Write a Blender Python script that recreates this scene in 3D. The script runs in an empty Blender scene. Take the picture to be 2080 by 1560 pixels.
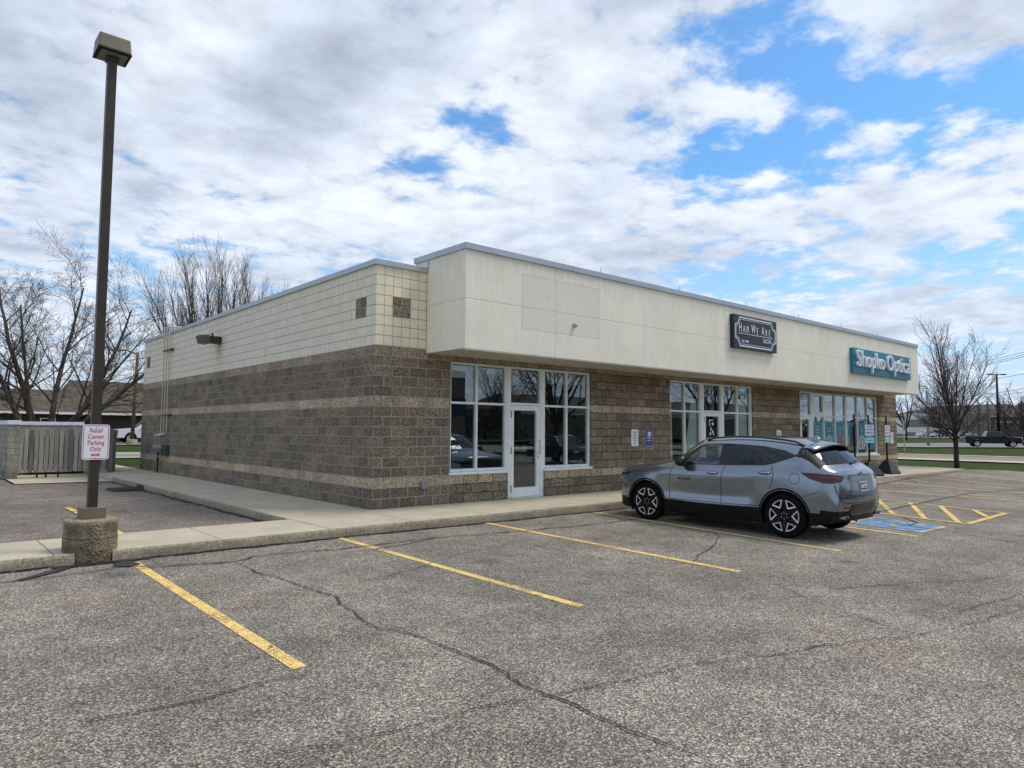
import bpy, bmesh, math, random
from mathutils import Vector, Matrix, noise
from mathutils.bvhtree import BVHTree
from mathutils.geometry import delaunay_2d_cdt
SC = bpy.context.scene
COL = SC.collection
R = math.radians
rnd = random.Random(7)

# ---------------------------------------------------------------- camera
cam_d = bpy.data.cameras.new('camera'); cam = bpy.data.objects.new('camera', cam_d); COL.objects.link(cam)
SC.camera = cam
CX, CY, CZ = -7.0088, -12.1589, 1.5742
YAW, PIT, ROL = 0.717785, 0.0657395, 0.0060338
fw = Vector((math.sin(YAW)*math.cos(PIT), math.cos(YAW)*math.cos(PIT), math.sin(PIT)))
r0 = Vector((math.cos(YAW), -math.sin(YAW), 0)); u0 = r0.cross(fw)
rr = r0*math.cos(ROL)+u0*math.sin(ROL); uu = -r0*math.sin(ROL)+u0*math.cos(ROL)
M = Matrix.Identity(4)
for i in range(3):
    M[i][0] = rr[i]; M[i][1] = uu[i]; M[i][2] = -fw[i]
M[0][3], M[1][3], M[2][3] = CX, CY, CZ
cam.matrix_world = M
cam_d.sensor_width = 36; cam_d.lens = 1419.17/2080*36
cam_d.clip_start = .1; cam_d.clip_end = 5000
SC.view_settings.view_transform = 'Standard'; SC.view_settings.look = 'None'
SC.view_settings.exposure = 0.30; SC.view_settings.gamma = 1.0
SC.render.resolution_x = 1024; SC.render.resolution_y = 768

# ---------------------------------------------------------------- node helpers
class NG:
    def __init__(s, nt): s.nt = nt; s.n = nt.nodes; s.l = nt.links
    def new(s, t, **kw):
        n = s.n.new(t)
        for k, v in kw.items(): setattr(n, k, v)
        return n
    def put(s, sock, v):
        if v is None: return
        if isinstance(v, bpy.types.NodeSocket): s.l.new(v, sock)
        else:
            try: sock.default_value = v
            except Exception:
                sock.default_value = (v, v, v) if not hasattr(v, '__len__') else tuple(v)+(1,)
    def m(s, op, a, b=None, c=None, clamp=False):
        n = s.new('ShaderNodeMath', operation=op, use_clamp=clamp)
        s.put(n.inputs[0], a); s.put(n.inputs[1], b); s.put(n.inputs[2], c)
        return n.outputs[0]
    def v(s, op, a, b=None):
        n = s.new('ShaderNodeVectorMath', operation=op); s.put(n.inputs[0], a); s.put(n.inputs[1], b)
        return n.outputs['Value'] if op in ('DOT_PRODUCT', 'LENGTH') else n.outputs[0]
    def mix(s, f, a, b, mode='MIX'):
        n = s.new('ShaderNodeMix', data_type='RGBA', blend_type=mode)
        s.put(n.inputs[0], f); s.put(n.inputs[6], c4(a)); s.put(n.inputs[7], c4(b))
        return n.outputs[2]
    def noise(s, vec, scale, detail=3, rough=.55, dist=0, out=0):
        n = s.new('ShaderNodeTexNoise'); s.put(n.inputs['Vector'], vec)
        n.inputs['Scale'].default_value = scale; n.inputs['Detail'].default_value = detail
        n.inputs['Roughness'].default_value = rough; n.inputs['Distortion'].default_value = dist
        return n.outputs[out]
    def voro(s, vec, scale, feature='F1', out='Distance', rnd_=1.0):
        n = s.new('ShaderNodeTexVoronoi', feature=feature); s.put(n.inputs['Vector'], vec)
        n.inputs['Scale'].default_value = scale; n.inputs['Randomness'].default_value = rnd_
        return n.outputs[out]
    def ss(s, x, a, b, lo=0., hi=1.):
        n = s.new('ShaderNodeMapRange', interpolation_type='SMOOTHSTEP')
        s.put(n.inputs[0], x); s.put(n.inputs[1], a); s.put(n.inputs[2], b); s.put(n.inputs[3], lo); s.put(n.inputs[4], hi)
        return n.outputs[0]
    def sep(s, v):
        n = s.new('ShaderNodeSeparateXYZ'); s.put(n.inputs[0], v); return n.outputs
    def comb(s, x, y, z):
        n = s.new('ShaderNodeCombineXYZ'); s.put(n.inputs[0], x); s.put(n.inputs[1], y); s.put(n.inputs[2], z); return n.outputs[0]
    def ramp(s, f, stops, interp='LINEAR'):
        n = s.new('ShaderNodeValToRGB'); s.put(n.inputs[0], f); cr = n.color_ramp; cr.interpolation = interp
        while len(cr.elements) > 1: cr.elements.remove(cr.elements[-1])
        cr.elements[0].position = stops[0][0]; cr.elements[0].color = c4(stops[0][1])
        for p, c in stops[1:]:
            e = cr.elements.new(p); e.color = c4(c)
        return n.outputs[0]
    def bump(s, h, strength=.5, dist=.01, normal=None):
        n = s.new('ShaderNodeBump'); n.inputs['Strength'].default_value = strength; n.inputs['Distance'].default_value = dist
        s.put(n.inputs['Height'], h); s.put(n.inputs['Normal'], normal); return n.outputs[0]
def c4(c):
    if isinstance(c, bpy.types.NodeSocket): return c
    if not hasattr(c, '__len__'): return (c, c, c, 1)
    return tuple(c) if len(c) == 4 else tuple(c)+(1,)
def newmat(name):
    m = bpy.data.materials.new(name); m.use_nodes = True
    g = NG(m.node_tree); b = m.node_tree.nodes['Principled BSDF']
    return m, g, b
def pos(g):
    return g.new('ShaderNodeTexCoord').outputs['Object']
def setb(g, b, col=None, rough=None, metal=None, spec=None, normal=None, coat=None):
    if col is not None: g.put(b.inputs['Base Color'], c4(col))
    g.put(b.inputs['Roughness'], rough); g.put(b.inputs['Metallic'], metal)
    g.put(b.inputs['Specular IOR Level'], spec); g.put(b.inputs['Normal'], normal)
    if coat is not None: g.put(b.inputs['Coat Weight'], coat); b.inputs['Coat Roughness'].default_value = .04
MATS = {}
def plain(name, col, rough=.6, metal=0., var=.12, scale=6., spec=None, bump=0., coat=None, emit=None):
    if name in MATS: return MATS[name]
    m, g, b = newmat(name); p = pos(g)
    n = g.noise(p, scale, 4, .6)
    k = g.ss(n, .3, .7, 1-var, 1+var)
    col2 = g.mix(1., col, g.comb(k, k, k), 'MULTIPLY')
    nr = g.bump(g.noise(p, scale*8, 3), bump, .004) if bump else None
    setb(g, b, col2, g.m('MULTIPLY_ADD', n, .15, rough-.07), metal, spec, nr, coat)
    MATS[name] = m; return m

# ---------------------------------------------------------------- world: sky with broken cloud
BL = [(37.9, 24.9, 0.30, 0.004, -0.009, 0.46, 1.15), (33.2169, 20.9502, 0.3267, 0.0055, -0.0491, 1.1467, 0.7), (37.7367, 19.0833, 0.5403, 0.0059, -0.0252, 1.3385, 0.6), (63.8696, 25.9517, 0.1417, -0.0035, 0.0538, 0.2906, 1.0), (71.4806, 23.2869, 0.1886, -0.0062, 0.0915, 0.4067, 0.9), (77.0286, 22.3316, 0.5304, -0.0207, 0.1441, 0.5663, 0.8), (57.5125, 21.7138, 0.2072, -0.003, 0.0529, 0.4802, 0.8), (63.7409, 20.3153, 0.1493, -0.0033, 0.0628, 0.4208, 0.9), (66.2832, 10.8409, 0.1155, -0.0027, 0.1005, 1.0681, 0.8), (74.1293, 12.1197, 0.2277, -0.0073, 0.1554, 1.157, 0.8), (58.5009, 11.7437, 0.2124, -0.003, 0.0711, 1.1037, 0.6), (77.2875, 14.5774, 0.6303, -0.0227, 0.1382, 0.7923, 0.7), (75.3095, 4.6494, 0.252, -0.0081, 0.0251, 0.4987, 0.5), (51.6487, 22.5253, 0.6277, -0.0045, 0.0145, 0.2223, 0.4), (65.9011, 23.1915, 0.5368, -0.0137, 0.3204, 1.9126, -0.9), (59.448, 24.4299, 0.2725, -0.0048, 0.116, 0.8804, -0.9), (70.4757, 21.3266, 0.5835, -0.0178, 0.5899, 3.109, -0.6), (69.7065, 16.7598, 0.1148, -0.0033, 0.0822, 0.4966, -0.9), (75.7944, 26.7364, 0.2302, -0.0093, 0.1471, 0.5079, -0.9), (69.4817, 8.4516, 0.1318, -0.0035, 0.0766, 0.9436, -0.8), (47.6085, 27.5852, 0.1243, -0.0002, 0.0123, 0.1737, -0.7), (43.5109, 16.0891, 0.0833, 0.0003, 0.0097, 0.2928, -0.9), (19.6046, 24.2932, 0.0418, 0.0016, -0.0088, 0.124, -1.0), (75.5066, 19.0122, 0.4031, -0.0144, 0.136, 0.6438, -0.6)]
GR = [(24.0645, 24.2322, 0.1268, 0.0038, -0.0257, 0.2747, 1.0), (10.7695, 18.1587, 0.1804, 0.0077, -0.0425, 0.2584, 0.8), (5.589, 22.0668, 0.2443, 0.0124, -0.0686, 0.2845, 0.8), (31.0273, 29.2649, 0.1517, 0.0035, -0.0221, 0.3944, 0.6), (15.9478, 27.4877, 0.1857, 0.0078, -0.0971, 0.5487, -0.6), (27.3388, 16.6943, 0.0998, 0.0023, -0.0189, 0.3876, -0.9), (55.5391, 17.549, 0.1089, -0.0013, 0.0416, 0.4557, -0.6), (51.6985, 29.3257, 0.1688, -0.0013, 0.0384, 0.3951, -0.5), (49.6336, 22.2758, 0.2089, -0.0009, 0.0147, 0.2382, 0.5), (6.4611, 15.4193, 0.226, 0.0103, -0.0908, 0.5234, -0.5)]
SUN_EL, SUN_AZ = R(58), R(118)       # azimuth clockwise from +Y
W = bpy.data.worlds.new('World'); SC.world = W; W.use_nodes = True
g = NG(W.node_tree); bg = W.node_tree.nodes['Background']
d = g.v('NORMALIZE', g.new('ShaderNodeTexCoord').outputs['Generated'])
dx, dy, dz = g.sep(d)[:3]
az = g.m('MULTIPLY', g.m('ARCTAN2', dx, dy), 57.29578)
el = g.m('MULTIPLY', g.m('ARCSINE', dz), 57.29578)
ae = g.comb(az, el, 1.0)
def blobs(lst):
    tot = None
    for a0, e0, i11, i12, i21, i22, amp in lst:
        u = g.v('DOT_PRODUCT', ae, (i11, i12, -(i11*a0+i12*e0)))
        v = g.v('DOT_PRODUCT', ae, (i21, i22, -(i21*a0+i22*e0)))
        q = g.m('MULTIPLY_ADD', u, u, g.m('MULTIPLY', v, v))
        e = g.m('POWER', 2.718, g.m('MULTIPLY', q, -1))
        tot = g.m('MULTIPLY_ADD', e, amp, tot if tot is not None else 0.0)
    return tot
hz = g.m('ADD', g.m('MAXIMUM', dz, 0.0), .13)
pp = g.comb(g.m('DIVIDE', dx, hz), g.m('DIVIDE', dy, hz), 0.0)
n1 = g.noise(pp, 2.3, 7, .6, .08)
n2 = g.noise(pp, 6.5, 5, .6, .12)
n3 = g.noise(pp, 1.0, 3, .5, .1)
sky = g.new('ShaderNodeTexSky', sky_type='NISHITA', sun_disc=False)
sky.sun_elevation = SUN_EL; sky.sun_rotation = SUN_AZ; sky.air_density = 1.2; sky.dust_density = .6; sky.ozone_density = 2.5
skyc = g.mix(1., sky.outputs[0], (.066, .110, .140), 'MULTIPLY')
skyc = g.mix(g.ss(dz, .34, .02, 0.04, .85), skyc, (.50, .63, .82))
bl = blobs(BL)
fld = g.m('ADD', g.m('MULTIPLY_ADD', g.m('SUBTRACT', n1, .5), 3.0, .16), g.m('MULTIPLY', g.m('SUBTRACT', n2, .5), 3.3))
fld = g.m('SUBTRACT', fld, g.m('MULTIPLY', bl, .80))
cover = g.ss(fld, -.56, .38)
thick = g.m('ADD', g.m('MULTIPLY', g.m('SUBTRACT', n3, .5), 1.6), g.m('MULTIPLY', g.m('SUBTRACT', n1, .5), 1.5))
thick = g.m('ADD', thick, g.m('MULTIPLY', blobs(GR), .38))
tk = g.ss(thick, -.45, .85)
cloud = g.ramp(tk, [(0, (.72, .77, .86)), (.35, (.58, .645, .755)), (.7, (.40, .455, .555)), (1, (.34, .39, .48))])
wisp = g.ss(g.m('MULTIPLY_ADD', n1, .5, n2), .5, 1.0, .84, 1.14)
cloud = g.mix(1., cloud, g.comb(wisp, wisp, wisp), 'MULTIPLY')
cfull = g.mix(cover, skyc, cloud)
g.put(bg.inputs[0], cfull); bg.inputs[1].default_value = 1.0
try: W.cycles.sampling_method = 'MANUAL'; W.cycles.sample_map_resolution = 1024
except Exception: pass

sun_d = bpy.data.lights.new('sun', 'SUN'); sun_d.energy = 1.8; sun_d.angle = R(17); sun_d.color = (1, .93, .80)
sun = bpy.data.objects.new('sun', sun_d); COL.objects.link(sun)
sv = Vector((math.sin(SUN_AZ)*math.cos(SUN_EL), math.cos(SUN_AZ)*math.cos(SUN_EL), math.sin(SUN_EL)))
sun.rotation_euler = sv.to_track_quat('Z', 'Y').to_euler(); sun.location = sv*60

# ---------------------------------------------------------------- mesh helpers
class MB:
    def __init__(s): s.v = []; s.f = []; s.mi = []; s.sm = []
    def add(s, vs, fs, mi=0, smooth=False):
        o = len(s.v); s.v += [tuple(q) for q in vs]
        for f in fs: s.f.append([o+i for i in f]); s.mi.append(mi); s.sm.append(smooth)
        return s
    def box(s, x0, x1, y0, y1, z0, z1, mi=0, M=None):
        vs = [Vector((x, y, z)) for z in (z0, z1) for y in (y0, y1) for x in (x0, x1)]
        if M is not None: vs = [M @ q for q in vs]
        return s.add(vs, [(0, 2, 3, 1), (4, 5, 7, 6), (0, 1, 5, 4), (2, 6, 7, 3), (0, 4, 6, 2), (1, 3, 7, 5)], mi)
    def prism(s, pts, a, b, M=None, mi=0, smooth=False):
        """pts in 2-D (x,z) extruded along y from a to b (M maps)"""
        n = len(pts); vs = [Vector((x, a, z)) for x, z in pts]+[Vector((x, b, z)) for x, z in pts]
        if M is not None: vs = [M @ q for q in vs]
        s.add(vs, [list(range(n)), list(range(2*n-1, n-1, -1))], mi)
        o = len(s.v)-2*n
        for i in range(n):
            j = (i+1) % n; s.f.append([o+i, o+n+i, o+n+j, o+j]); s.mi.append(mi); s.sm.append(smooth)
        return s
    def tube(s, pts, rs, k=8, mi=0, cap=True, smooth=True):
        pts = [Vector(p) for p in pts]
        if not hasattr(rs, '__len__'): rs = [rs]*len(pts)
        o = len(s.v); n = len(pts)
        for i, p in enumerate(pts):
            t = (pts[min(i+1, n-1)]-pts[max(i-1, 0)])
            if t.length < 1e-9: t = Vector((0, 0, 1))
            t.normalize()
            a = t.orthogonal().normalized() if i == 0 else (a-t*a.dot(t))
            if a.length < 1e-6: a = t.orthogonal()
            a.normalize(); b = t.cross(a)
            for j in range(k):
                an = 2*math.pi*j/k; s.v.append(tuple(p+(a*math.cos(an)+b*math.sin(an))*rs[i]))
        for i in range(n-1):
            for j in range(k):
                s.f.append([o+i*k+j, o+i*k+(j+1) % k, o+(i+1)*k+(j+1) % k, o+(i+1)*k+j]); s.mi.append(mi); s.sm.append(smooth)
        if cap:
            s.f.append([o+j for j in range(k)][::-1]); s.mi.append(mi); s.sm.append(False)
            s.f.append([o+(n-1)*k+j for j in range(k)]); s.mi.append(mi); s.sm.append(False)
        return s
    def lathe(s, prof, k=32, M=None, mi=0, smooth=True, a0=0., a1=2*math.pi):
        """prof: (r, z) rings round z"""
        o = len(s.v); full = abs(a1-a0-2*math.pi) < 1e-6; kk = k if full else k+1
        for r_, z in prof:
            for j in range(kk):
                an = a0+(a1-a0)*j/k; q = Vector((r_*math.cos(an), r_*math.sin(an), z)); s.v.append(tuple(M @ q if M is not None else q))
        for i in range(len(prof)-1):
            for j in range(k):
                j2 = (j+1) % kk; s.f.append([o+i*kk+j, o+i*kk+j2, o+(i+1)*kk+j2, o+(i+1)*kk+j]); s.mi.append(mi); s.sm.append(smooth)
        return s
    def quad(s, a, b, c, d_, mi=0): return s.add([a, b, c, d_], [(0, 1, 2, 3)], mi)
    def build(s, name, mats, parent=None, bevel=0., weld=False, **tags):
        me = bpy.data.meshes.new(name); me.from_pydata(s.v, [], s.f)
        if not isinstance(mats, (list, tuple)): mats = [mats]
        for m in mats: me.materials.append(m)
        me.polygons.foreach_set('material_index', s.mi); me.polygons.foreach_set('use_smooth', s.sm)
        if weld or bevel:
            bm = bmesh.new(); bm.from_mesh(me)
            if weld: bmesh.ops.remove_doubles(bm, verts=bm.verts, dist=1e-4)
            if bevel:
                es = [e for e in bm.edges if len(e.link_faces) == 2 and e.calc_face_angle(0) > .6]
                bmesh.ops.bevel(bm, geom=es, offset=bevel, segments=2, affect='EDGES', profile=.6)
            bmesh.ops.recalc_face_normals(bm, faces=bm.faces)
            bm.to_mesh(me); bm.free()
        me.update()
        o = bpy.data.objects.new(name, me); COL.objects.link(o)
        if parent is not None: o.parent = parent
        for k_, v_ in tags.items(): o[k_] = v_
        return o
def thing(name, label, cat, loc=(0, 0, 0), rz=0., group=None):
    o = bpy.data.objects.new(name, None); COL.objects.link(o); o.empty_display_size = .2
    o.location = loc; o.rotation_euler = (0, 0, rz); o['label'] = label; o['category'] = cat
    if group: o['group'] = group
    return o
def tag(o, label, cat, group=None):
    o['label'] = label; o['category'] = cat
    if group: o['group'] = group
    return o
def struct(o): o['kind'] = 'structure'; return o
def dup(o, parent=None):
    c = o.copy(); COL.objects.link(c); c.parent = parent
    for ch in list(o.children): dup(ch, c)
    return c
def text(body, size, name, mat, parent, Mx, ext=.002, align='CENTER', sx=1., bold=0., **tags):
    cu = bpy.data.curves.new(name, 'FONT'); cu.body = body; cu.size = size; cu.extrude = ext; cu.align_x = align; cu.align_y = 'CENTER'
    cu.offset = bold; cu.resolution_u = 3
    t = bpy.data.objects.new(name, cu); COL.objects.link(t)
    dg = bpy.context.evaluated_depsgraph_get(); me = bpy.data.meshes.new_from_object(t.evaluated_get(dg))
    bpy.data.objects.remove(t); bpy.data.curves.remove(cu)
    me.transform(Mx @ Matrix.Diagonal((sx, 1, 1, 1))); me.materials.clear(); me.materials.append(mat)
    me.name = name
    o = bpy.data.objects.new(name, me); COL.objects.link(o); o.parent = parent
    for k_, v_ in tags.items(): o[k_] = v_
    return o
def textfit(body, size, name, mat, parent, Mx, width, ext=.002, bold=0., **tags):
    o = text(body, size, name, mat, parent, Matrix.Identity(4), ext, 'CENTER', 1., bold, **tags)
    xs = [v.co.x for v in o.data.vertices]; k = width/(max(xs)-min(xs)); c = (max(xs)+min(xs))/2
    o.data.transform(Mx @ Matrix.Diagonal((k, 1, 1, 1)) @ Matrix.Translation((-c, 0, 0))); return o
def frontM(x, y, z):      # text plane facing -y at x,y,z
    return Matrix.Translation((x, y, z)) @ Matrix.Rotation(R(90), 4, 'X')

# ---------------------------------------------------------------- terrain
def sm(t): t = max(0., min(1., t)); return t*t*(3-2*t)
def H(x, y):
    h = -.13-.003*(max(-10., min(x, 8.))+5)+(.012*(max(y, -40.)+2) if y < -2 else 0)
    h += sm((x-16)/5)*sm((y+5.5)/3)*.13*(1-sm((x-29)/6))
    if y > 12: h += .41*sm((y-18)/34)*(1-sm((x-35)/30))
    h += .64*sm((x-105)/50)
    return h
def sheet(name, poly, off, mat, step=2.0, kindtag='structure', thick=0.):
    """a sheet over an (x,y) polygon, draped on the terrain"""
    xs = [p[0] for p in poly]; ys = [p[1] for p in poly]
    pts = [Vector(p) for p in poly]; n = len(pts)
    edges = []; pp_ = []
    for i in range(n):
        a, b = pts[i], pts[(i+1) % n]; k = max(1, int((b-a).length/step))
        for j in range(k): pp_.append(a.lerp(b, j/k))
    m = len(pp_); edges = [(i, (i+1) % m) for i in range(m)]
    allp = list(pp_)
    def inside(x, y):
        c = False
        for i in range(n):
            a, b = pts[i], pts[(i+1) % n]
            if (a.y > y) != (b.y > y) and x < (b.x-a.x)*(y-a.y)/(b.y-a.y)+a.x: c = not c
        return c
    x = min(xs)+step*.5
    while x < max(xs):
        y = min(ys)+step*.5
        while y < max(ys):
            if inside(x, y): allp.append(Vector((x, y)))
            y += step
        x += step
    r = delaunay_2d_cdt(allp, edges, [], 1, 1e-5)
    mb = MB(); mb.add([(q.x, q.y, H(q.x, q.y)+off) for q in r[0]], [list(f) for f in r[2]])
    o = mb.build(name, mat)
    me = o.data
    if me.polygons and me.polygons[0].normal.z < 0: me.flip_normals()
    if kindtag: o['kind'] = kindtag
    return o

# ---------------------------------------------------------------- materials
def geo_pos(g): return g.new('ShaderNodeNewGeometry').outputs['Position']
def mat_asphalt(name='asphalt', bright=1.0, tint=(1.03, 1, .94)):
    m, g, b = newmat(name); p = geo_pos(g)
    v = g.voro(p, 98, out='Color'); vr = g.sep(v)[0]; vg = g.sep(v)[1]
    agg = g.ramp(vr, [(0, (.022, .021, .02)), (.30, (.06, .057, .052)), (.50, (.165, .150, .128)), (.72, (.31, .275, .225)), (.88, (.50, .445, .36)), (1, (.80, .74, .62))])
    tone = g.ramp(vg, [(0, (1.0, .93, .84)), (.5, (1, 1, 1)), (.8, (.9, .95, 1.06)), (1, (1.12, .92, .8))])
    agg = g.mix(.8, agg, tone, 'MULTIPLY')
    fine = g.voro(p, 230, out='Color'); f = g.sep(fine)[0]
    agg = g.mix(.32, agg, g.ramp(f, [(0, .03), (.6, .16), (1, .5)]))
    big = g.noise(p, .35, 5, .6); mid = g.noise(p, 2.2, 5, .65)
    k = g.m('MULTIPLY', g.ss(big, .3, .7, .78, 1.16), g.ss(mid, .25, .75, .76, 1.2))
    stain = g.m('MULTIPLY', g.ss(g.noise(p, .9, 6, .7, .6), .60, .74, 1., .72), g.ss(g.m('MULTIPLY_ADD', g.noise(p, 6, 4, .7), .12, g.voro(p, .42)), .10, .17, .62, 1.))
    k = g.m('MULTIPLY', g.m('MULTIPLY', k, stain), bright*1.06)
    kc = g.comb(g.m('MULTIPLY', k, tint[0]), g.m('MULTIPLY', k, tint[1]), g.m('MULTIPLY', k, tint[2]))
    col = g.mix(1., agg, kc, 'MULTIPLY')
    warm = g.ss(g.noise(p, .6, 3), .5, .75, 0., .3)
    col = g.mix(warm, col, g.mix(1., col, (1.12, .98, .86), 'MULTIPLY'))
    setb(g, b, col, .9, 0, .25, g.bump(g.m('MULTIPLY_ADD', mid, .6, vr), .55, .006))
    return m
ASPH = mat_asphalt()
ASPH2 = mat_asphalt('asphalt_side', .84, (1.04, .98, .94))
def mat_concrete(name, base, sp=.25, scale=1.):
    m, g, b = newmat(name); p = geo_pos(g)
    a = g.noise(p, 1.3*scale, 6, .65); c = g.noise(p, 28*scale, 5, .7); e = g.voro(p, 150*scale, out='Color')
    k = g.m('MULTIPLY', g.ss(a, .25, .75, .84, 1.1), g.ss(c, .25, .75, 1-sp*.6, 1+sp*.5))
    k = g.m('MULTIPLY', k, g.ss(g.sep(e)[0], 0, 1, 1-sp*.5, 1+sp*.4))
    st = g.ss(g.noise(p, 3.1, 6, .75, .5), .58, .7, 1., .86)
    k = g.m('MULTIPLY', k, st)
    setb(g, b, g.mix(1., base, g.comb(k, k, k), 'MULTIPLY'), .88, 0, .3, g.bump(c, .3, .003)); return m
CONC = mat_concrete('walk_concrete', (.52, .455, .345))
KERB = mat_concrete('kerb_concrete', (.33, .285, .20), .7)
def mat_aggregate():
    m, g, b = newmat('exposed_aggregate'); p = pos(g)
    v = g.voro(p, 34, out='Color'); d_ = g.voro(p, 34)
    r_ = g.sep(v)[0]
    peb = g.ramp(r_, [(0, (.06, .05, .035)), (.45, (.17, .145, .10)), (.75, (.34, .285, .19)), (.88, (.55, .42, .27)), (1, (.85, .80, .68))])
    n = g.noise(p, 5, 6, .7); z = g.sep(p)[2]
    base = g.mix(g.ss(n, .35, .65), (.11, .088, .055), (.27, .225, .145))
    top = g.ss(z, .34, .40)
    f = g.m('MULTIPLY', g.ss(d_, .30, .22), g.ss(g.noise(p, 9, 3), .42, .56))
    col = g.mix(f, base, peb); col = g.mix(g.m('MULTIPLY', top, .7), col, (.34, .30, .22))
    seam = g.m('MULTIPLY', g.ss(g.m('ABSOLUTE', g.m('SUBTRACT', g.m('MULTIPLY_ADD', g.noise(p, 4, 3), .05, z), .20)), .012, .002), .7)
    col = g.mix(seam, col, (.05, .045, .035))
    setb(g, b, col, .9, 0, .3, g.bump(g.m('SUBTRACT', n, d_), .9, .02)); return m
AGG = mat_aggregate()
def mat_grass():
    m, g, b = newmat('lawn_grass'); p = geo_pos(g)
    a = g.noise(p, .35, 5, .6); c = g.noise(p, 9, 6, .75); e = g.noise(p, 60, 3, .7)
    col = g.ramp(c, [(0, (.010, .018, .003)), (.42, (.028, .048, .007)), (.6, (.045, .070, .011)), (1, (.11, .12, .035))])
    col = g.mix(g.ss(a, .45, .7, 0, .45), col, (.075, .10, .02))
    k = g.ss(e, .3, .7, .6, 1.35); col = g.mix(1., col, g.comb(k, k, k), 'MULTIPLY')
    setb(g, b, col, .95, 0, .1, g.bump(c, .8, .05)); return m
GRASS = mat_grass()
def mat_paint(name, col, wear=.5, edge=.45):
    m, g, b = newmat(name); p = geo_pos(g)
    v = g.sep(g.voro(p, 85, out='Color'))[0]; n = g.noise(p, 1.7, 5, .65); n2 = g.noise(p, 22, 5, .8)
    th = g.m('ADD', g.m('MULTIPLY', v, .45), g.m('MULTIPLY', n2, .55))
    f = g.ss(g.m('SUBTRACT', th, g.m('MULTIPLY', g.ss(n, .42, .72), wear)), .13, .26)
    c2 = g.mix(g.ss(v, .0, .55, .55, 0), col, (.16, .14, .11))
    k = g.ss(g.noise(p, 6, 4), .3, .7, .85, 1.08); c2 = g.mix(1., c2, g.comb(k, k, k), 'MULTIPLY')
    setb(g, b, c2, .8, 0, .3, g.bump(v, .3, .004))
    tr = g.new('ShaderNodeBsdfTransparent'); mx = g.new('ShaderNodeMixShader')
    g.put(mx.inputs[0], f); g.l.new(tr.outputs[0], mx.inputs[1]); g.l.new(b.outputs[0], mx.inputs[2])
    g.l.new(mx.outputs[0], m.node_tree.nodes['Material Output'].inputs[0]); return m
YEL = mat_paint('yellow_line_paint', (.86, .60, .20), .40)
BLUEP = mat_paint('blue_box_paint', (.12, .33, .68), .46)
YEL2 = mat_paint('symbol_paint', (.70, .55, .22), .5)
def mat_tar():
    m, g, b = newmat('tar_seal'); p = geo_pos(g)
    n = g.noise(p, 14, 5, .75); f = g.ss(n, .30, .46)
    setb(g, b, (.022, .022, .024), .6, 0, .4)
    tr = g.new('ShaderNodeBsdfTransparent'); mx = g.new('ShaderNodeMixShader')
    g.put(mx.inputs[0], f); g.l.new(tr.outputs[0], mx.inputs[1]); g.l.new(b.outputs[0], mx.inputs[2])
    g.l.new(mx.outputs[0], m.node_tree.nodes['Material Output'].inputs[0]); return m
TAR = mat_tar()
CB = .2032
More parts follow.
